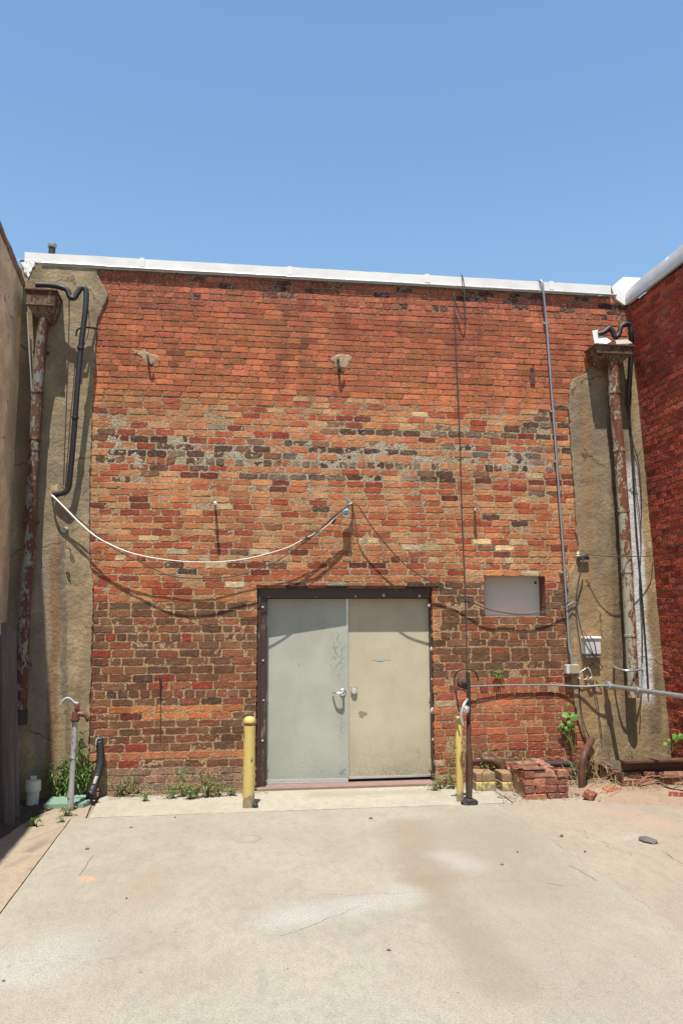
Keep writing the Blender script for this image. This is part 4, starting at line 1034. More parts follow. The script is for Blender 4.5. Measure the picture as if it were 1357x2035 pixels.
# ------------------------------------------------------------------ cables
def cable(name, label, cat, path, r, mat, group=None, n=7, extra=None):
    cl = [PD(*p) for p in path]; t = None
    m = MB(); m.tube(spline(cl, n), r, 8)
    if extra: 
        for e, rr in extra: m.tube(spline([PD(*p) for p in e], n), rr, 8)
    o = obj(name, m, mat, None, True); tag(o, label, cat, group); return o
cable('white_cable', 'thick white cable sagging from the left cement render up to the lamp over the door', 'cable',
      [(104, 985, 0.03), (108, 988, 0.101), (130, 1010, 0.108), (165, 1045, 0.108), (200, 1072, 0.108), (255, 1097, 0.108), (320, 1111, 0.108), (400, 1117, 0.108), (480, 1112, 0.09), (560, 1092, 0.095), (597, 1075, 0.101), (614, 1066, 0.101), (640, 1052, 0.106), (664, 1032, 0.112), (696, 1001, 0.106), (700, 1002, 0.02)], np.interp(np.arange(106), [0, 25, 45, 106], [.0095, .008, .0042, .0032]), M['white_cable'])
cable('thin_cable', 'thin grey cable hanging below the thick white one, left of the door lamp', 'cable',
      [(104, 988, 0.03), (112, 994, 0.094), (170, 1042, 0.101), (225, 1088, 0.108), (290, 1122, 0.108), (340, 1144, 0.108), (400, 1149, 0.108), (470, 1144, 0.09), (540, 1120, 0.095), (600, 1082, 0.101), (650, 1040, 0.106), (690, 1004, 0.106), (700, 1003, 0.03)], .0055, M['wire'], extra=[([(598, 1076, 0.112), (620, 1066, 0.123), (642, 1046, 0.129), (668, 1022, 0.129), (694, 1003, 0.112)], .008), ([(602, 1073, 0.112), (612, 1068, 0.123), (617, 1074, 0.118)], .007)])
cable('stay_wire', 'thin dark wire running from above the door down to the right across the small window', 'wire',
      [(702, 1001, 0.02), (712, 1006, 0.118), (745, 1055, 0.112), (800, 1118, 0.09), (850, 1153, 0.067), (900, 1178, 0.05), (965, 1209, 0.06), (1000, 1217, 0.05), (1040, 1221, 0.05), (1078, 1216, 0.05), (1115, 1200, 0.05), (1140, 1196, 0.045), (1146, 1196, 0.035)], .0058, M['wire'])
cable('hanging_wire', 'long thin black wire hanging from the roof cap down the brickwork right of the door', 'wire',
      [(918, 548, .07), (921, 562, .065), (923, 590, .06), (923, 615, .055), (920, 636, .05), (912, 620, .045), (904, 596, .04), (902, 582, .03), (904, 640, .03), (908, 740, .03), (913, 860, .03), (917, 1000, .03), (921, 1100, .03), (925, 1200, .04), (927, 1290, .06), (928, 1332, .09)], .006, M['wire'], extra=[([(918, 548, .07), (916, 546, -.05), (916, 546, -.2)], .006)])
cable('guide_wire', 'thin dark wire dropping straight from the left trap bend beside the black pipe', 'wire',
      [(138, 592, .17), (138, 640, .15), (136, 720, .12), (132, 820, .09), (129, 900, .07), (127, 965, .05)], .0055, M['wire'])
cable('rod', 'thin pale rod hanging beside the shaded left hopper next to the side wall', 'rod', [(55, 620, .1), (57, 660, .09), (60, 715, .08), (62, 745, .07), (64, 790, .06)], .007, M['cap_strip'])
cable('loose_wire', 'thin black wire loop between the left drain pipe and the brick edge', 'wire', [(175, 610, .19), (178, 640, .16), (175, 668, .14), (170, 678, .15), (164, 700, .17)], .0035, M['wire'])
for i, (pth, lab) in enumerate([
        ([(1246, 806, .05), (1253, 870, .045), (1258, 960, .04), (1264, 1060, .04), (1272, 1150, .04), (1279, 1240, .04), (1284, 1310, .04), (1288, 1380, .04)], 'black cable running straight down the white painted streak beside the right downpipe'),
        ([(1249, 808, .06), (1256, 880, .055), (1263, 970, .05), (1271, 1035, .05), (1273, 1090, .05), (1270, 1150, .05), (1275, 1240, .06), (1276, 1318, .10)], 'thin black cable swinging between the white streak and the right downpipe'),
        ([(1250, 840, .06), (1258, 885, .05), (1266, 910, .05), (1272, 960, .05), (1274, 1010, .05), (1273, 1040, .05)], 'short loose black cable nearest the red side wall under the right drain pipe')]):
    cable('black_cable', lab, 'cable', pth, (.009, .005, .005)[i], M['black'], 'black cables right of the downpipe')
cable('service_wire', 'thin grey wire stretched level from the insulator bracket to the red side wall', 'wire', [(1165, 1101, .10), (1200, 1105, .18), (1240, 1106, .20), (1290, 1105, .12), (1297, 1105, .045)], .0048, M['wire'])
cable('service_cable', 'grey cable dropping from the insulator bracket into the utility box', 'cable',
      [(1158, 1108, .09), (1156, 1125, .09), (1150, 1150, .08), (1145, 1180, .07), (1145, 1205, .06), (1150, 1235, .07), (1157, 1262, .10), (1166, 1285, .15), (1178, 1302, .145), (1180, 1306, .10)], .0075, M['wire'], extra=[([(1171, 1265, .14), (1178, 1272, .17), (1183, 1290, .16), (1184, 1306, .12)], .006), ([(1158, 1252, .07), (1166, 1268, .16), (1178, 1300, .15)], .005)])
cable('dangling_wire', 'thin grey wires hanging from the beige junction box onto the level conduit', 'wire', [(1150, 1338, .07), (1158, 1332, .09), (1168, 1327, .07), (1175, 1345, .06), (1160, 1350, .06), (1150, 1348, .06), (1146, 1344, .05)], .0045, M['white_cable'])
cable('dangling_wire', 'dark thin cables drooping under the utility box behind the handrail', 'wire', [(1184, 1312, .09), (1196, 1325, .10), (1192, 1330, .10), (1180, 1324, .10), (1176, 1312, .09)], .005, M['black'], extra=[([(1148, 1340, .05), (1153, 1400, .05), (1160, 1440, .05), (1172, 1470, .05)], .0045), ([(1178, 1360, .05), (1187, 1400, .05), (1192, 1440, .05), (1196, 1470, .05)], .0045)])

# ------------------------------------------------------------------ wall hardware
def lamp():
    c = P(688, 1020, .14); t = thing('wall_lamp', 'small round silver lamp on a stub bracket above the double door', 'lamp', P(693, 1010, 0))
    m = MB(); m.tube_prof(c, np.array([0, -1.0, -.25])/np.linalg.norm([0, -1, -.25]), [(0.018, -.08), (.036, -.07), (.040, -.03), (.044, 0), (.044, .008), (.036, .012), (.034, .004), (.022, 0), (.0, -.001)], 28); b = obj('housing', m, M['alu'], t, True)
    m = MB(); m.tube_prof(c+np.array([0, -.003, 0]), np.array([0, -1.0, -.25])/np.linalg.norm([0, -1, -.25]), [(.020, 0), (.020, .005), (.012, .010), (0, .012)], 20); obj('lens', m, M['dark_plastic'], b, True)
    m = MB(); m.tube(spline([P(700, 1002, -.01), P(699, 1001, .06), P(694, 1004, .08), P(689, 1013, .09)], 6), .011, 10); m.tube([P(686, 989, .12), P(698, 1000, .10)], .013, 10); obj('bracket', m, M['galv'], t, True)
    m = MB(); m.tube([P(666, 1032, .14), P(660, 1041, .14)], .011, 8); obj('splice', m, M['wire'], t, True)
lamp()
def bolt(px, py, ln_, label, mat, r=.013):
    p = P(px, py, 0); t = thing('wall_bolt', label, 'bolt', p, 'bolts sticking out of the brickwork'); m = MB(); q = P(px, py, ln_)
    m.tube([p+np.array([0, .03, 0]), q], r, 12); obj('shank', m, M['rusty'], t, True)
    m = MB(); m.lathe(q+np.array([0, .004, 0]), [(r+.004, 0), (r+.007, .006), (r+.005, .022), (0, .026)], 12, (0, -1, .15)); obj('head', m, mat, t, True)
bolt(428, 1001, .155, 'long bolt with a pale head sticking out of the brick left of the door lamp', M['galv'])
bolt(944, 1013, .085, 'short bolt with a shiny head sticking out of the brick right of the door lamp', M['chrome'])
def hook(px, py, label, long=.05, w=.010, fork=False):
    p = P(px, py, 0); t = thing('wall_hook', label, 'hook', p, 'iron hooks in the upper brickwork'); m = MB()
    m.tube(spline([P(px-1, py-8, -.01), P(px-1, py-8, .03), P(px, py, .045), P(px+3, py+9, .05), P(px+7, py+12, .045), P(px+9, py+8, .04)], 6), w, 8)
    if fork: m.tube(spline([P(px-2, py-4, .02), P(px-1, py-2, .07), P(px+1, py+6, .075), P(px+4, py+12, .06)], 6), w*.8, 8); m.tube([P(px-3, py-12, -.01), P(px-2, py-12, .05)], w*1.2, 8)
    obj('iron', m, M['iron'], t, True)
hook(295, 714, 'iron hook in a tan mortar patch, high at the left of the brickwork')
hook(674, 728, 'forked iron hook in a tan mortar patch, high over the door', fork=True, w=.011)
p = P(1057, 745, 0); t = thing('wall_anchor', 'flat iron strap hanging below a dark gap in the brickwork at upper right', 'strap', p, ); m = MB()
m.box(P(1053.5, 764, .012), P(1061, 732, -.004), .003); m.tube([P(1056, 732, .02), P(1058, 734, -.02)], .014, 8); obj('iron', m, M['rusty'], t)
p = P(319, 1362, 0); t = thing('wall_anchor', 'rusty iron spike with dark stain in the brown brickwork left of the door', 'spike', p); m = MB()
m.tube(spline([P(319, 1346, -.01), P(319, 1348, .03), P(320, 1364, .022), P(319, 1384, .010)], 5), [.008]*5+[.011]*5+[.009]*6, 8); obj('iron', m, M['iron'], t, True)
cable('thin_wire', 'thin dark wire hanging straight down from the iron spike left of the door', 'wire', [(319, 1382, .012), (319.5, 1430, .008), (318.5, 1474, .008)], .003, M['wire'])
t = thing('wall_hook', 'tiny bent hook on the left cement render below the sealant daub', 'hook', P(137, 1140, .02), 'iron hooks in the upper brickwork'); del t['group']
m = MB(); m.tube(spline([P(133, 1138, .01), P(134, 1137, .05), P(138, 1140, .055), P(139, 1148, .05)], 5), .007, 8); obj('iron', m, M['iron'], t, True)

# conduit with its junction box
cp = [(1068, 559, -.06), (1071, 557, .03), (1077, 562, .062), (1079, 580, .06), (1085, 640, .032), (1091, 720, .03), (1097, 800, .03), (1103, 880, .03), (1109, 965, .03), (1116, 1060, .03), (1122, 1150, .03), (1127, 1230, .035), (1130, 1285, .04), (1134, 1302, .05), (1136, 1322, .055)]
t = thing('conduit', 'long grey electrical conduit bent over the roof cap and running down the right brickwork', 'conduit', P(1136, 1322, .05)); m = MB(); m.tube(spline([PD(*p) for p in cp], 7), .0125, 14); obj('tube', m, M['conduit'], t, True)
m = MB()
for px, py in ((1085, 643), (1098, 818), (1106, 918), (1118, 1138)):
    c = P(px, py, .02); m.box(c+np.array([-.034, -.018, -.010]), c+np.array([.020, .018, .010]), .003)
objs('clamp', m, M['galv'], t)
m = MB()
for px, py in ((1091, 715), (1107, 935)):
    a = P(px, py-7, .03); b = P(px, py+7, .03); m.tube([a, b], .0165, 14)
objs('coupling', m, M['galv'], t, True)
c0 = P(1126, 1339, .09); c1 = P(1151, 1321, .09)
t = thing('junction_box', 'small beige junction box at the foot of the long grey conduit', 'junction box', ((c0[0]+c1[0])/2, -.05, c0[2])); m = MB()
m.box((c0[0], -.085, c0[2]), (c1[0]-.004, -.018, c1[2]), .005); obj('box', m, M['grey_plastic'], t)
m = MB(); m.box((c0[0]+.030, -.096, c0[2]+.004), (c1[0], -.0855, c1[2]-.002), .003); obj('cover', m, M['beige'], t)
# grey utility box with a hood
a = P(1163, 1303, .12); b = P(1193, 1266, .12)
t = thing('utility_box', 'light grey plastic utility box with hanging cables on the right cement render', 'utility box', ((a[0]+b[0])/2, -.06, a[2])); m = MB()
m.box((a[0], -.115, a[2]+.012), (b[0], -.022, b[2]-.02), .010); bx = obj('body', m, M['grey_plastic'], t)
m = MB(); m.box((a[0]-.004, -.128, b[2]-.022), (b[0]+.004, -.022, b[2]+.004), .010); obj('lid', m, M['white_cable'], t)
m = MB(); m.box((a[0]+.012, -.105, a[2]-.024), (b[0]-.0, -.03, a[2]+.011), .006); obj('base', m, M['dark_plastic'], t)
m = MB(); m.box((a[0]+.03, -.1165, a[2]+.05), (b[0]-.012, -.1155, b[2]-.05)); obj('front_panel', m, M['grey_plastic'], bx)
# insulator bracket
p = P(1150, 1107, .02); t = thing('insulator', 'white knob insulator with a short black arm at the edge of the right render', 'insulator', p); m = MB()
m.lathe(P(1148, 1106, .05), [(.012, 0), (.02, .006), (.014, .018), (.02, .030), (.014, .042), (.016, .05), (0, .056)], 18); obj('knob', m, M['pvc'], t, True)
m = MB(); m.box(P(1149, 1112, .075), P(1168, 1106, .045), .004); m.tube([P(1150, 1108, -.01), P(1150, 1108, .06)], .012, 8); m.tube([P(1156, 1106, .06), P(1168, 1102, .085)], .008, 8); obj('arm', m, M['black'], t, True)
cable('tie_wire', 'short pale tie wire crossing the grey conduit to the service cable', 'wire', [(1114, 1210, .01), (1126, 1204, .058), (1137, 1197, .06), (1146, 1198, .065)], .005, M['conduit'])
# handrail: galvanised pipe coming out from the wall over the steps
h0, h1 = P(1209, 1363, .12), None
vv = ray(1357, 1384); tt = ((h0[2]-.012)-CAM[2])/vv[2]; h1 = CAM+vv*tt; dirv = (h1-h0)
t = thing('handrail', 'galvanised pipe handrail reaching out from the right cement render', 'handrail', (h0[0], h0[1], 0)); m = MB()
hend = h0+dirv*1.35
m.tube([h0, h0+dirv*.5, h1, hend], .023, 16); m.tube([hend+np.array([0, 0, .02]), np.array([hend[0], hend[1], -.02])], .026, 16); rl = obj('rail', m, M['galv'], t, True)
m = MB(); q = h0+dirv*.42; m.tube([q-dirv*.028, q+dirv*.028], .032, 16); m.tube([h0-dirv*.02, h0+dirv*.045], .036, 14); m.tube([h0+np.array([0, 0, -.03]), h0+np.array([0, 0, .045])], .034, 14); m.tube([h0, h0+np.array([0, .13, 0])], .022, 12); objs('fitting', m, M['galv'], t, True)
cable('level_conduit', 'thin grey conduit lying level along the brickwork under the junction box', 'conduit', [(930, 1364, .05), (990, 1362, .035), (1060, 1361, .03), (1110, 1362, .03), (1160, 1364, .07), (1190, 1362, .11), (1208, 1363, .12)], .0085, M['conduit'])
# ------------------------------------------------------------------ things standing on the ground
def up_at(g, px, py):             # height of a pixel on the vertical line through ground point g (at its depth)
    return P(px, py, -float(g[1]))
# yellow bollard
g = G(494, 1604); rB = .052; top = up_at(g, 493, 1433)[2]
t = thing('bollard', 'thick yellow bollard with chipped paint, left of the double door', 'bollard', g); m = MB()
m.lathe(g+np.array([0, 0, -.04]), [(rB, 0), (rB, .09), (rB+.001, .5), (rB, top)], 32); obj('post', m, M['yellow'], t, True)
m = MB(); m.lathe(g+np.array([0, 0, top-.012]), [(rB+.002, 0), (rB+.003, .012), (rB-.004, .032), (rB*.7, .046), (rB*.35, .053), (0, .055)], 32); obj('cap', m, M['yellow'], t, True)
m = MB(); bm = bmesh.new(); bmesh.ops.create_icosphere(bm, subdivisions=3, radius=.03)
for v in bm.verts: v.co *= 1+.5*vnoise(np.array([list(v.co)]), 50, 3)[0]
m.bm(bm, Matrix.Translation(Vector(g+np.array([.055, -.02, .015])))); obj('rust_lump', m, M['iron'], t, True)
# slim yellow post and the old standpipe beside it
g = G(915, 1592); top = up_at(g, 913, 1424)[2]
t = thing('bollard', 'slim worn yellow post half hidden by the standpipe, right of the double door', 'bollard', g); m = MB()
m.lathe(g+np.array([-.005, 0, -.03]), [(.032, 0), (.032, .4), (.032, top+.015), (.026, top+.032), (0, top+.036)], 20); obj('post', m, M['yellow'], t, True)
g = G(930, 1598); gy = -float(g[1])
t = thing('standpipe', 'rusty standpipe with a thin wire hoop on top, by the slim yellow post', 'standpipe', g); m = MB()
m.tube(spline([g+np.array([0, 0, -.02]), P(929, 1540, gy), P(930, 1470, gy), P(931, 1390, gy), P(929, 1336, gy)], 6), .019, 14); obj('pipe', m, M['iron'], t, True)
m = MB(); m.tube(spline([P(933, 1585, gy+.02), P(934, 1530, gy+.02), P(931, 1480, gy+.02), P(932, 1440, gy+.02)], 6), [.022]*6+[.026]*6+[.02]*7, 12); obj('sleeve', m, M['rusty'], t, True)
m = MB(); m.tube(spline([P(912, 1415, gy-.02), P(905, 1375, gy-.02), P(903, 1345, gy-.02), P(912, 1333, gy), P(928, 1330, gy), P(944, 1336, gy-.02), P(950, 1352, gy-.06)], 8), .007, 8); obj('hoop', m, M['iron'], t, True)
m = MB(); c = P(921, 1357, gy-.01); m.tube_prof(c+np.array([0, .05, 0]), np.array([0, -1., 0]), [(.05, 0), (.062, .02), (.060, .045), (.045, .062), (0, .07)], 24); rg = obj('regulator', m, M['rusty'], t, True)
m = MB(); m.tube_prof(c+np.array([0, -.018, 0]), np.array([0, -1., 0]), [(.022, 0), (.022, .02), (.012, .026), (0, .028)], 16); obj('knob', m, M['iron'], rg, True)
m = MB(); m.box(P(893, 1372, gy+.0), P(907, 1362, gy+.03), .004); m.tube([P(907, 1367, gy+.015), P(929, 1374, gy)], .012, 10); obj('valve_handle', m, M['red'], t)
m = MB(); m.tube(spline([P(929, 1390, gy), P(922, 1400, gy+.05), P(916, 1420, gy+.06), P(920, 1440, gy+.05)], 6), .015, 10); m.lathe(P(924, 1414, gy+.05), [(.0, 0), (.03, .004), (.034, .03), (.026, .05), (0, .055)], 14, (0.2, -.6, 1)); obj('valve', m, M['alu'], t, True)
m = MB(); bm = bmesh.new(); bmesh.ops.create_icosphere(bm, subdivisions=3, radius=1)
for v in bm.verts:
    e = 1+.25*vnoise(np.array([list(v.co)]), 2.2, 8)[0]; v.co = Vector((v.co.x*.075*e, v.co.y*.06*e, max(v.co.z, -.3)*.045*e))
m.bm(bm, Matrix.Translation(Vector(g+np.array([.01, -.0, .012])))); obj('foot', m, M['iron'], t, True)

# yard hydrant
g = G(140, 1610); gy = -float(g[1]); hd_ = P(150, 1432, gy)
t = thing('yard_hydrant', 'tall red headed yard hydrant on a grey pipe beside the green cover', 'hydrant', g); m = MB()
m.tube(spline([g+np.array([0, 0, -.03]), P(143, 1560, gy), P(147, 1490, gy), hd_], 6), [.027]*6+[.024]*13, 16); pp_ = obj('standpipe', m, M['hyd_pipe'], t, True)
m = MB()
for px, py in ((140.5, 1584), (144.5, 1505)): m.tube([P(px, py+2, gy), P(px, py-2, gy)], .029, 14)
objs('band', m, M['alu'], t, True)
m = MB(); m.tube([P(150, 1434, gy), P(151, 1414, gy)], [.034, .030], 16); m.tube([P(149.5, 1431, gy), P(149.6, 1428, gy)], .045, 16)
m.tube(spline([P(151, 1420, gy), P(160, 1419, gy), P(170, 1421, gy), P(175, 1428, gy)], 6), [.026]*6+[.023]*6+[.02]*7, 14); hh = obj('head', m, M['red'], t, True)
m = MB(); m.tube([P(174, 1427, gy), P(177, 1433, gy)], .020, 12); obj('spout', m, M['iron'], t, True)
m = MB(); m.tube([P(152, 1416, gy), P(152, 1404, gy)], .013, 10); m.box(P(149, 1412, gy+.018), P(158, 1398, gy-.018), .008); m.tube([P(158, 1418, gy), P(156, 1400, gy)], .012, 8); obj('linkage', m, M['red'], t, True)
m = MB(); m.tube(spline([P(156, 1398, gy), P(149, 1397, gy), P(140, 1389, gy), P(132, 1388, gy), P(125, 1394, gy), P(121, 1400, gy)], 6), [.014]*8+[.012]*18+[.010]*5, 10); obj('handle', m, M['hyd_pipe'], t, True)

# green meter cover
q = [G(86, 1607), G(166, 1605), G(177, 1600), G(185, 1588), G(150, 1586), G(104, 1590)]
t = thing('meter_cover', 'flat faded green plastic cover on the ground behind the hydrant pipe', 'cover', np.mean(q, 0)); m = MB()
bm = bmesh.new(); f = bm.faces.new([bm.verts.new((p[0], p[1], .035)) for p in q]); bm.normal_update()
if f.normal.z < 0: f.normal_flip()
r = bmesh.ops.extrude_face_region(bm, geom=[f])
for v in [x for x in r['geom'] if isinstance(x, bmesh.types.BMVert)]: v.co.z = -.02
bmesh.ops.bevel(bm, geom=[e for e in bm.edges if abs(e.verts[0].co.z-e.verts[1].co.z) < 1e-5 and e.verts[0].co.z > 0], offset=.006, segments=2, affect='EDGES'); m.bm(bm); obj('lid', m, M['green_cover'], t)
m = MB()
for px, py in ((94, 1602), (178, 1592)): c = G(px, py, .036); m.box(c+np.array([-.022, -.006, -.002]), c+np.array([.022, .006, .002]), .001)
objs('slot', m, M['iron'], t)

# white cleanout with a plug
g = G(65, 1599); gy = -float(g[1]); tp = up_at(g, 65, 1549)[2]
t = thing('drain_cleanout', 'short white plastic drain cleanout with a square plug, in the shade by the planks', 'drain pipe', g); m = MB()
m.lathe(g+np.array([0, 0, -.03]), [(.056, 0), (.056, .03+tp*.55)], 28); obj('pipe', m, M['pvc'], t, True)
m = MB(); m.lathe(g+np.array([0, 0, tp*.52]), [(.056, 0), (.069, .004), (.069, tp*.40), (.064, tp*.44), (.052, tp*.46), (.05, tp*.43), (0, tp*.43)], 28); obj('hub', m, M['pvc'], t, True)
m = MB(); c = g+np.array([0, 0, tp*.95]); m.box(c+np.array([-.025, -.022, 0]), c+np.array([.025, .022, .042]), .005); obj('plug', m, M['pvc'], t)

# planks leaning on the side wall
def plank(top, foot, w, th, mat, label, rot=0):
    """board from its foot on the ground to its top against the side wall; its broad face looks into the yard"""
    top, foot = np.array(top), np.array(foot); a = top-foot; L = np.linalg.norm(a); a /= L
    bx_ = np.array([math.cos(rot), math.sin(rot), 0]); bx_ -= a*(bx_@a); bx_ /= np.linalg.norm(bx_); n = np.cross(a, bx_)
    Mx = np.eye(4); Mx[:3, 0], Mx[:3, 1], Mx[:3, 2], Mx[:3, 3] = bx_, n, a, foot
    t = tag(obj('plank', (lambda m: (m.box((-w/2, -th/2, 0), (w/2, th/2, L), .003, None), m)[1])(MB()), mat), label, 'plank', 'weathered planks leaning at the left'); t.matrix_world = Matrix(Mx.tolist()); return t
def footz(px, py): return G(px, py)
f1 = G(20, 1640); tp1 = PX(13, 1237, XL+.035)
d1 = -float(f1[1]); plank(P(13, 1237, d1-.10), f1, .082, .036, M['wood'], 'front weathered plank leaning at the left edge, its knotty face to the yard', .15)
f2 = G(32, 1624); plank(P(25, 1254, -float(f2[1])-.10), f2, .062, .036, M['wood2'], 'second plank with a pointed greyer edge, leaning just right of the front one', .35)
f3 = G(3, 1628); plank(P(1, 1262, -float(f3[1])-.05), f3, .10, .036, M['wood'], 'dark plank behind the others, cut off by the left edge of the view', .1)

# black flexible pipe with a bright end
pth = [(198, 1468, .07), (200, 1490, .08), (199, 1520, .10), (192, 1548, .14), (184, 1570, .19), (177, 1590, .28)]
t = thing('flexible_pipe', 'black bent flexible pipe with a shiny cap, leaning on the bricks by the weeds', 'pipe', G(178, 1592)); m = MB()
cl = spline([P(*p) for p in pth], 9); rr_ = [.036+.0025*math.sin(i*2.6) for i in range(len(cl))]; m.tube(cl, rr_, 18); obj('hose', m, M['black'], t, True)
m = MB(); m.tube(spline([P(198, 1474, .07), P(197, 1466, .075), P(193, 1468, .10), P(190, 1480, .12)], 5), [.034]*5+[.030]*5+[.016]*6, 14); obj('end_cap', m, M['chrome'], t, True)
m = MB(); c = P(192, 1549, .155); m.tube([c+np.array([.006, -.022, .03]), c+np.array([-.012, -.025, -.03])], .016, 10); obj('pale_tag', m, M['pvc'], t, True)

# ------------------------------------------------------------------ weeds
def leaf_blade(m, o, d, L, w, droop, up=np.array([0, 0, 1.])):
    d = d/np.linalg.norm(d); s = np.cross(d, up); s /= np.linalg.norm(s)+1e-9; n = np.cross(s, d); Vv = []
    ts = [0, .3, .65, 1]; ws = [.15, 1, .75, 0.02]
    for t_, w_ in zip(ts, ws):
        c = o+d*L*t_-up*droop*L*t_*t_
        Vv += [c-s*w*w_, c+n*w*.25*w_*0-up*0, c+s*w*w_]
    F = []
    for i in range(3):
        for k in range(2): F.append([i*3+k, i*3+k+1, (i+1)*3+k+1, (i+1)*3+k])
    m.add(Vv, F)
def weed(g, h, spread, nst, label, mat='leaf', lsize=.05, lw=.007, dens=10, group=None, upto=None, lean=(0, 0), name='weed'):
    r = np.random.default_rng(int(abs(g[0]*1000+g[1]*777)) % 99991)
    t = thing(name, label, 'weed', g, group); ms, ml = MB(), MB()
    for k in range(nst):
        an = r.random()*2*PI; b = np.array(g)+np.array([math.cos(an), math.sin(an)*.5, 0])*spread*.35*r.random()
        hh_ = h*(.55+.45*r.random()) if k else h
        tip = b+np.array([math.cos(an)*spread*r.random()+lean[0], math.sin(an)*spread*.5*r.random()+lean[1]-.01, hh_])
        pts_ = spline([b+np.array([0, 0, -.01]), (b+tip)/2+np.array([r.normal(0, .012), r.normal(0, .012), .02]), tip], 5)
        ms.tube(pts_, np.linspace(.0035, .0015, len(pts_)), 5)
        nl = max(4, int(dens*hh_/h))
        for j in range(nl):
            f = .15+.85*(j+r.random()*.5)/nl; i = min(int(f*(len(pts_)-1)), len(pts_)-2); o = pts_[i]+(pts_[i+1]-pts_[i])*(f*(len(pts_)-1)-i)
            a2 = r.random()*2*PI; d = np.array([math.cos(a2), math.sin(a2)*.8-.15, .25+.6*r.random()*f])
            leaf_blade(ml, o, d, lsize*(.7+.6*r.random()), lw*(.7+.6*r.random()), .55+.5*r.random())
    obj('stem', ms, M['stem'], t, True); obj('foliage', ml, M[mat], t, False, False)
    return t
weed(G(122, 1588), .40, .17, 16, 'bushy green weed between the white cleanout and the hydrant pipe', lsize=.075, lw=.0075, dens=26)
weed(G(156, 1586), .74, .035, 3, 'tall narrow weed standing right behind the hydrant pipe', lsize=.055, lw=.006, dens=26, lean=(-.0, .0))
weed(G(170, 1585), .46, .16, 11, 'leafy weed between the hydrant pipe and the black flexible pipe', lsize=.065, lw=.008, dens=20, lean=(.03, 0))
for (px, py, h_, sp_, ns, lab, mt) in [
        (238, 1583, .16, .09, 6, 'small weed at the wall foot, nearest the black flexible pipe', 'leaf2'), (262, 1583, .22, .08, 6, 'upright weed at the wall foot with pale top leaves, second from the flexible pipe', 'leaf2'),
        (292, 1592, .07, .05, 4, 'tiny weed growing out of the pale strip, in front of the wall foot', 'leaf'), (338, 1586, .13, .10, 7, 'low dense weed at the wall foot under the iron spike', 'leaf'),
        (362, 1584, .30, .06, 4, 'thin tall weed against the bricks left of the bollard', 'leaf2'), (385, 1587, .12, .10, 8, 'low bright weed at the wall foot, middle of the row', 'leaf'),
        (412, 1584, .24, .09, 7, 'bushy weed at the wall foot, tallest close to the bollard', 'leaf2'), (436, 1583, .13, .11, 7, 'spreading weed at the wall foot, next to the bollard', 'leaf'), (462, 1581, .08, .07, 5, 'small weed just left of the bollard foot', 'leaf2')]:
    weed(G(px, py), h_*1.1, sp_*1.25, ns+3, lab, mt, .030+.03*random.random(), .006+.004*random.random(), 8+int(8*random.random()), 'weeds along the foot of the wall')
weed(G(133, 1620), .09, .07, 7, 'dusty little weed at the foot of the hydrant pipe', 'leaf2', .045, .008, 7)
weed(G(68, 1640), .06, .06, 5, 'tiny weed sprouting from the ground joint by the shadow edge', 'leaf', .05, .010, 6)
weed(G(127, 1632), .04, .05, 4, 'tiny weed in the crack in front of the hydrant', 'leaf2', .035, .006, 6)
weed(G(880, 1566), .14, .12, 10, 'pale dusty weeds at the right foot of the door frame', 'leaf2', .05, .007, 9)
weed(G(862, 1570), .10, .10, 7, 'low dry weed under the right door leaf', 'leaf2', .045, .006, 8)
weed(G(898, 1568), .46, .05, 4, 'thin green weed climbing between the door frame and the slim yellow post', 'leaf', .06, .010, 9)
p = P(985, 1342, .01); t = thing('wall_plant', 'small green plant rooted in the brickwork under the small window', 'plant', p); ml = MB(); r = np.random.default_rng(5)
for k in range(34): leaf_blade(ml, p+np.array([r.normal(.01, .02), -.01-.02*r.random(), r.random()*.05]), np.array([r.normal(), -abs(r.normal())-.3, r.normal()*.7+.5]), .035+.02*r.random(), .008, .5)
obj('foliage', ml, M['vine'], t, False, False)
# broad leaved vine
def broad(m, c, n, s, rot):
    n = n/np.linalg.norm(n); u = np.cross(n, [0, 0, 1.]); u /= np.linalg.norm(u); v = np.cross(u, n); Vv = [c+n*.006]; K = 22
    for k in range(K):
        a = 2*PI*k/K; r_ = s*(.78+.11*math.cos(a*5)+.12*math.cos(a)+.07*math.cos(a*11+c[0]*90)); x, y = r_*math.cos(a+rot), r_*math.sin(a+rot)
        Vv.append(c+u*x+v*y-n*(.25*(x*x+y*y)/s)*.9)
    m.add(Vv, [[0, 1+k, 1+(k+1) % K] for k in range(K)])
def vine(name, label, root, spots, nrm=(0, -1, .55)):
    t = thing(name, label, 'vine', root); m, ms = MB(), MB(); r = np.random.default_rng(3)
    for (px, py, d, s) in spots:
        c = P(px, py, d); broad(m, c, np.array(nrm)+r.normal(0, .25, 3), s, r.random()*6)
        ms.tube(spline([root, (root+c)/2+r.normal(0, .02, 3), c+np.array([0, .006, 0])], 5), .003, 5)
    obj('stem', ms, M['stem'], t, True); obj('foliage', m, M['vine'], t, False, False)
vine('vine', 'bright green broad leaved vine climbing at the edge of brick and right render', P(1140, 1500, .05), [(1130, 1400, .05, .030), (1123, 1421, .07, .050), (1139, 1424, .08, .052), (1118, 1440, .06, .036), (1126, 1447, .07, .034), (1133, 1437, .09, .04), (1112, 1445, .05, .024), (1110, 1428, .04, .016), (1138, 1446, .06, .03), (1120, 1456, .05, .022)])
rx = lambda px, py: PX(px, py, 4.60)
vine('vine', 'small vine with one large leaf at the foot of the red side wall', P(1330, 1500, .35), [(1341, 1465, .40, .055), (1322, 1478, .36, .03), (1352, 1462, .45, .04), (1330, 1471, .38, .028)])

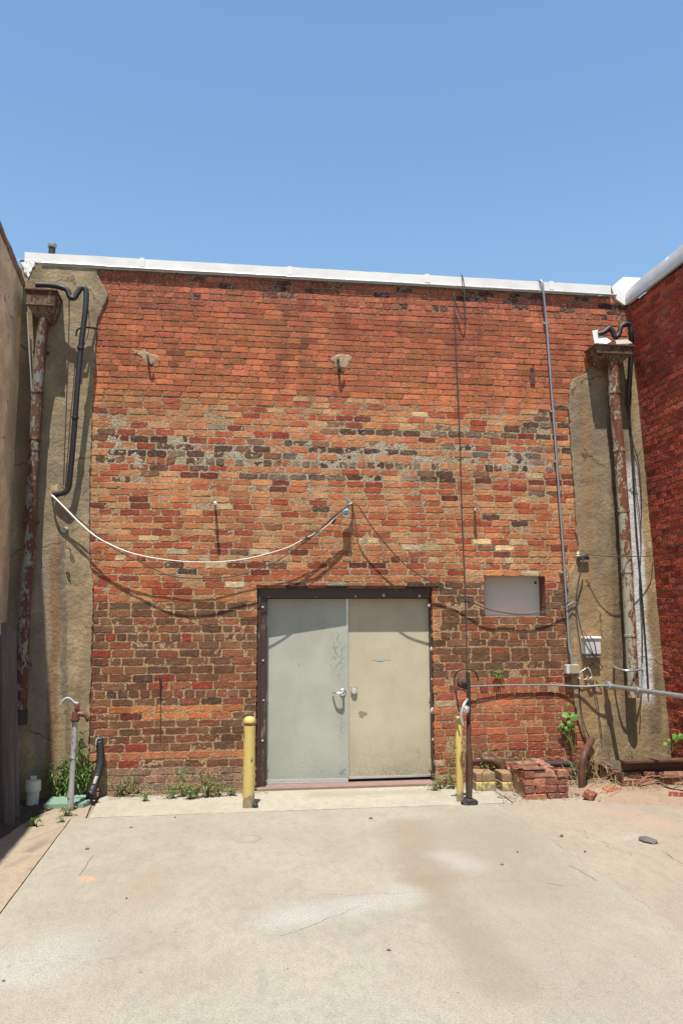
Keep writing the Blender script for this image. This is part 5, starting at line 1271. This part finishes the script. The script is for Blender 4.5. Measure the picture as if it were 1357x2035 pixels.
# ------------------------------------------------------------------ low brickwork, iron and rubble at the right
def masonry(name, label, cat, x0, x1, y0, y1, z0, z1, ragged=.0, seed=1, pal=None, rows=.068):
    """a small free standing block of brickwork: real bricks on its front, sides and top"""
    r = np.random.default_rng(seed); t = thing(name, label, cat, ((x0+x1)/2, (y0+y1)/2, z0)); Q, Cc, Dd = [], [], []
    pal = pal or [(150, 72, 52), (132, 62, 46), (158, 90, 66), (116, 58, 46), (146, 96, 78), (104, 64, 52)]
    mb = MB(); z = z0; i = 0
    while z < z1-.01:
        h = min(rows, z1-z); off = .105 if i % 2 else 0; u = x0-off
        while u < x1-.01:
            a, b = max(u, x0)+.004, min(u+.21, x1)-.004; u += .21
            if b-a < .03: continue
            if z+h > z1-.07 and r.random() < ragged: continue
            jx_, jy_ = r.normal(0, .006), r.normal(0, .014)
            c = (np.array(pal[r.integers(len(pal))])*.68+np.array((150, 116, 90))*.32)*r.normal(1, .08); n0 = mb.n
            yy = y0
            while yy < y1-.03:
                if yy > y0 and (r.random() < .25 or z+h < z1-.15): yy += .105; continue
                mb.box((a+jx_, yy+jy_, z+.004), (b+jx_, min(yy+.098, y1)+jy_*.5, z+h-.004-(r.random()*.02 if yy > y0 else 0)), .008); yy += .105
            mb.c.append(np.broadcast_to(np.append(lin(*np.clip(c, 5, 250)), .35), (mb.n-n0, 4)))
        z += h; i += 1
    v = np.concatenate(mb.v); v += .009*np.stack([vnoise(v, 22, 1), vnoise(v, 22, 2), vnoise(v, 22, 3)], -1)+.004*np.stack([vnoise(v, 60, 4), vnoise(v, 60, 5), vnoise(v, 60, 6)], -1); mb.v = [v]
    obj('brick_face', mb, M['brick'], t)
    mm = MB(); mm.box((x0+.012, y0+.012, z0-.02), (x1-.012, y1-.012, z1-.05-.03*(ragged > 0)), .01); mm.c.append(np.broadcast_to(np.append(lin(176, 150, 118), 1), (mm.n, 4))); obj('mortar_bed', mm, M['mortar'], t)
    return t
gA = G(1046, 1590); gB = G(1138, 1590)
masonry('brick_stub', 'low broken stub of brickwork against the wall foot, under the vine', 'brick stub', float(gA[0]), float(gB[0]), float(gA[1])+.04, -.01, -.02, up_at(gA, 1090, 1527)[2], .15, 5)
gA = G(1242, 1574); yS = float(gA[1])
xl_, xr_ = float(gA[0]), float(PX(1357, 1574, 0)[0]) if False else float(gA[0])+1.15
zl = up_at(gA, 1300, 1531)[2]
masonry('brick_step', 'low red brick step under the rusty iron beam in the right corner', 'step', xl_-.02, 4.70, yS, -.04, -.02, zl, .0, 8)
bmq = MB(); y_b = yS+.015; a = P(1236, 1529, -y_b); b = P(1236, 1511, -y_b); xe = 4.70
t = thing('iron_beam', 'rusty dark iron beam lying along the top of the brick step', 'beam', (a[0], y_b, a[2]))
bmq.box((a[0], y_b-.05, b[2]-.022), (xe, y_b+.06, b[2]), .003); bmq.box((a[0]+.01, y_b+.03, zl+.004), (xe, y_b+.05, b[2]-.0225), .003); obj('flange', bmq, M['rusty'], t)
# dirt and litter on top of the step and in the corner
def scatter(name, label, cat, n, fn, mat, kind=True):
    m = MB(); r = np.random.default_rng(len(label))
    for k in range(n):
        c, s = fn(r); a = r.random()*2*PI; d = np.array([math.cos(a), math.sin(a), r.normal()*.3]); leaf_blade(m, np.array(c), d, s*(1+r.random()), s*.32, r.normal()*.3)
    o = tag(obj(name, m, mat, None, False, False), label, cat); 
    if kind: o['kind'] = 'stuff'
    return o
scatter('leaf_litter', 'dry leaf litter and bits gathered along the foot of the brick wall', 'litter', 300, lambda r: ((r.uniform(-1.05, .30), -.02-abs(r.normal(0, .05)), .012+abs(r.normal(0, .008))), .014), M['dryleaf'])
scatter('leaf_litter', 'dead leaves and dry stalks strewn over the right corner by the brick step', 'litter', 420, lambda r: ((r.uniform(2.55, 4.4), yS-.02-abs(r.normal(0, .13))+.0, .012+abs(r.normal(0, .01))), .022), M['dryleaf'])
scatter('leaf_litter', 'dark leaf bits in the shade around the white cleanout and planks', 'litter', 160, lambda r: ((r.uniform(-1.98, -1.45), r.uniform(-1.1, -.05), .004+abs(r.normal(0, .006))), .018), M['dryleaf'])
rough_sheet('soil', [(xl_+.02, yS+.06), (4.60, yS+.06), (4.60, -.04), (xl_+.02, -.04)], zl+.0, .03, M['soil'], 'structure', 12)
scatter('grit', 'fine grit and leaf crumbs lying loose over the concrete slab', 'grit', 420, lambda r: ((r.uniform(-2.2, 4.2), -.35-5.2*r.random()**1.4, .003+.002*r.random()), .0035+.006*r.random()**3), M['dryleaf'])
# dead vine stalks leaning and trailing on the low right brickwork
def stalks(name, label, base, n, seed, length, spread):
    r = np.random.default_rng(seed); t = thing(name, label, 'dead vine', base); m = MB()
    for k in range(n):
        o = np.array(base)+np.array([r.uniform(-spread, spread), r.uniform(-.12, .06), .01]); d = np.array([r.normal(0, .8), -.05+r.normal(0, .25), abs(r.normal(.25, .35))]); d /= np.linalg.norm(d); L = length*(.5+r.random())
        p1 = o+d*L*.5+r.normal(0, .03, 3); p2 = o+d*L+np.array([0, 0, -L*.3])
        p1[2] = max(p1[2], .012); p2[2] = max(p2[2], .01); p1[1] = min(p1[1], -.04); p2[1] = min(p2[1], -.04)
        m.tube(spline([o, p1, p2], 6), .0032, 5)
    obj('stalk', m, M['dry'], t, True); return t
stalks('dead_vine', 'tangle of pale dry stalks at the right foot of the wall, near the kerb blocks', (2.78, -.12, 0), 46, 2, .42, .34)
stalks('dead_vine', 'sparse dry stalks among the weeds at the wall foot left of the bollard', (-.35, -.06, 0), 40, 9, .16, .62)
stalks('dead_vine', 'tangle of dry stalks beside the brick stub in front of the right render', (3.62, -.32, 0), 46, 4, .40, .32)
stalks('dead_vine', 'dry stalks hanging over the brick step in the right corner', (4.1, yS-.04, 0), 50, 6, .32, .42)
weed(np.array([2.62, -.10, 0]), .42, .22, 12, 'dark scrubby weed behind the slim yellow post and standpipe', 'leaf', .05, .008, 12)
weed(np.array([3.02, -.10, 0]), .36, .18, 9, 'scrubby weed against the bricks behind the yellow kerb blocks', 'leaf', .045, .007, 10)
weed(np.array([3.60, -.16, 0]), .26, .14, 9, 'dark weed in the gap right of the brick stub', 'leaf', .05, .007, 9)
weed(np.array([4.22, -.10, zl-.02]), .14, .16, 8, 'low weeds growing on the brick step behind the iron beam', 'leaf2', .04, .006, 9)
M['rubble_cap'] = m_stucco('dirty_mortar', lin(150, 122, 90), lin(84, 68, 50), (), .6)
# yellow painted kerb blocks and a bent rusty pipe in front of the brick
for (xa, xb, lab) in ((946, 988, 'yellow painted kerb block at the wall foot, right of the standpipe'), (998, 1030, 'yellow painted kerb block at the wall foot, nearer the brick stub')):
    ga, gb_ = G(xa, 1573), G(xb, 1573); t = thing('kerb_block', lab, 'kerb', ((ga[0]+gb_[0])/2, ga[1], 0), 'yellow painted kerb blocks'); m = MB(); ht = up_at(ga, xa, 1555)[2]
    m.box((ga[0], ga[1], -.02), (gb_[0], -.01, ht), .010); obj('base', m, M['yellow'], t)
    m = MB(); m.box((ga[0]+.004, ga[1]+.006, ht+.0005), (gb_[0]-.004, -.01, ht+.085), .012); obj('mortar_cap', m, M['rubble_cap'], t)
cl = [P(935, 1512, .10), P(965, 1510, .13), P(985, 1514, .15), P(999, 1530, .16), P(1003, 1552, .16), P(1003, 1575, .17)]
t = thing('bent_pipe', 'bent rusty pipe turning down to the ground between the two yellow kerb blocks', 'pipe', (cl[-1][0], cl[-1][1], 0)); m = MB(); cl[-1][2] = -.01; m.tube(spline(cl, 7), .038, 16); obj('pipe', m, M['rusty'], t, True)
m = MB(); m.tube([P(983, 1513, .15), P(990, 1518, .152)], .045, 16); obj('coupling', m, M['rusty'], t, True)
t = thing('old_pipe', 'dark old pipe lying level along the low brickwork right of the standpipe', 'pipe', P(1030, 1516, .06)); m = MB(); m.tube(spline([P(985, 1514, .07), P(1040, 1516, .06), P(1090, 1518, .06), P(1136, 1520, .07), P(1142, 1536, .09), P(1144, 1560, .12)], 6), .030, 14); obj('pipe', m, M['iron'], t, True)
t = thing('old_pipe', 'short upright dark pipe in the gap right of the brick stub', 'pipe', G(1156, 1574)); m = MB(); g = G(1156, 1574); m.tube(spline([g+np.array([0, 0, -.02]), P(1155, 1530, -g[1]), P(1162, 1495, -g[1]-.05), P(1175, 1470, .06)], 6), .034, 14); obj('pipe', m, M['rusty'], t, True)
M['rubble'] = m_concrete('reddish_rubble_dirt', (.275, .20, .14), (), [((3.2, -.6), (4.4, -.5), .10, (.20, .10, .065), .5), ((3.3, -.3), (3.8, -.2), .08, (.06, .05, .04), .8)])
rough_sheet('rubble_apron', [(3.42, -.02), (3.25, -.55), (3.42, -1.0), (4.0, -1.25), (4.62, -1.3), (4.62, yS+.1), (xl_, yS+.05), (xl_, -.02)], .0, .075, M['rubble'], 'structure', 9)
# loose bricks and stones
def lump(name, label, cat, g, s, mat, seed, group=None, col=None):
    bm = bmesh.new(); bmesh.ops.create_icosphere(bm, subdivisions=2, radius=1)
    for v in bm.verts:
        e = 1+.35*vnoise(np.array([list(v.co)]), 1.3, seed)[0]; v.co = Vector((v.co.x*s[0]*e, v.co.y*s[1]*e, v.co.z*s[2]*e))
    m = MB(); m.bm(bm)
    if col is not None: m.c.append(np.broadcast_to(np.append(lin(*col), .4), (m.n, 4)))
    o = tag(obj(name, m, mat, None, col is None), label, cat, group); o.location = (float(g[0]), float(g[1]), s[2]*.55); o.rotation_euler = (0, 0, seed*1.7); return o
def brickbat(px, py, L, rz, label, col, tilt=0.0):
    g = G(px, py); m = MB(); n0 = 0; m.box((-L/2, -.05, -.03), (L/2, .05, .03), .010); v = m.v[0]; v += .006*np.stack([vnoise(v+px, 25, 1), vnoise(v+px, 25, 2), vnoise(v+px, 25, 3)], -1)
    m.c.append(np.broadcast_to(np.append(lin(*col), .4), (m.n, 4))); o = tag(obj('loose_brick', m, M['brick']), label, 'brick', 'loose bricks near the right corner'); o.location = (float(g[0]), float(g[1]), .03+.02*abs(tilt)); o.rotation_euler = (tilt, 0, rz)
brickbat(1215, 1580, .16, .3, 'orange loose brick lying in front of the left end of the brick step', (178, 100, 68), .2)
brickbat(1352, 1592, .20, -.5, 'dark red brick lying at the far right edge of the view', (124, 52, 42), .25)
brickbat(1172, 1588, .14, .9, 'small broken brick in the gap right of the brick stub', (140, 78, 58), .3)
lump('stone', 'flat dark stone lying on the tan pavement at the right', 'stone', G(1288, 1672), (.085, .05, .018), M['stone'], 3)
for k, (px, py, s, lab) in enumerate([(773, 1889, .011, 'small dark pebble on the concrete, low in the middle'), (252, 1786, .010, 'small dark pebble on the left part of the concrete slab'), (737, 1627, .018, 'flat dark chip by the joint in front of the door'), (348, 1625, .012, 'dark chip on the joint in front of the weeds'), (261, 1645, .012, 'tiny dark pebble just in front of the pale strip, left'), (8, 1950, .010, 'dark pebble at the left edge near the bottom'), (1162, 1693, .012, 'tiny pebble on the tan pavement by the right joint'), (997, 1719, .012, 'tiny pale pebble on the right half of the slab'), (1028, 1694, .012, 'tiny pebble on the slab in front of the brick stub'), (174, 1688, .016, 'dark curl of debris on the slab near the left joint'), (1115, 1662, .02, 'pebble on the tan pavement in front of the brick stub')]):
    lump('pebble', lab, 'pebble', G(px, py), (s, s*.7, s*.5), M['stone'], k+11, 'pebbles on the concrete')
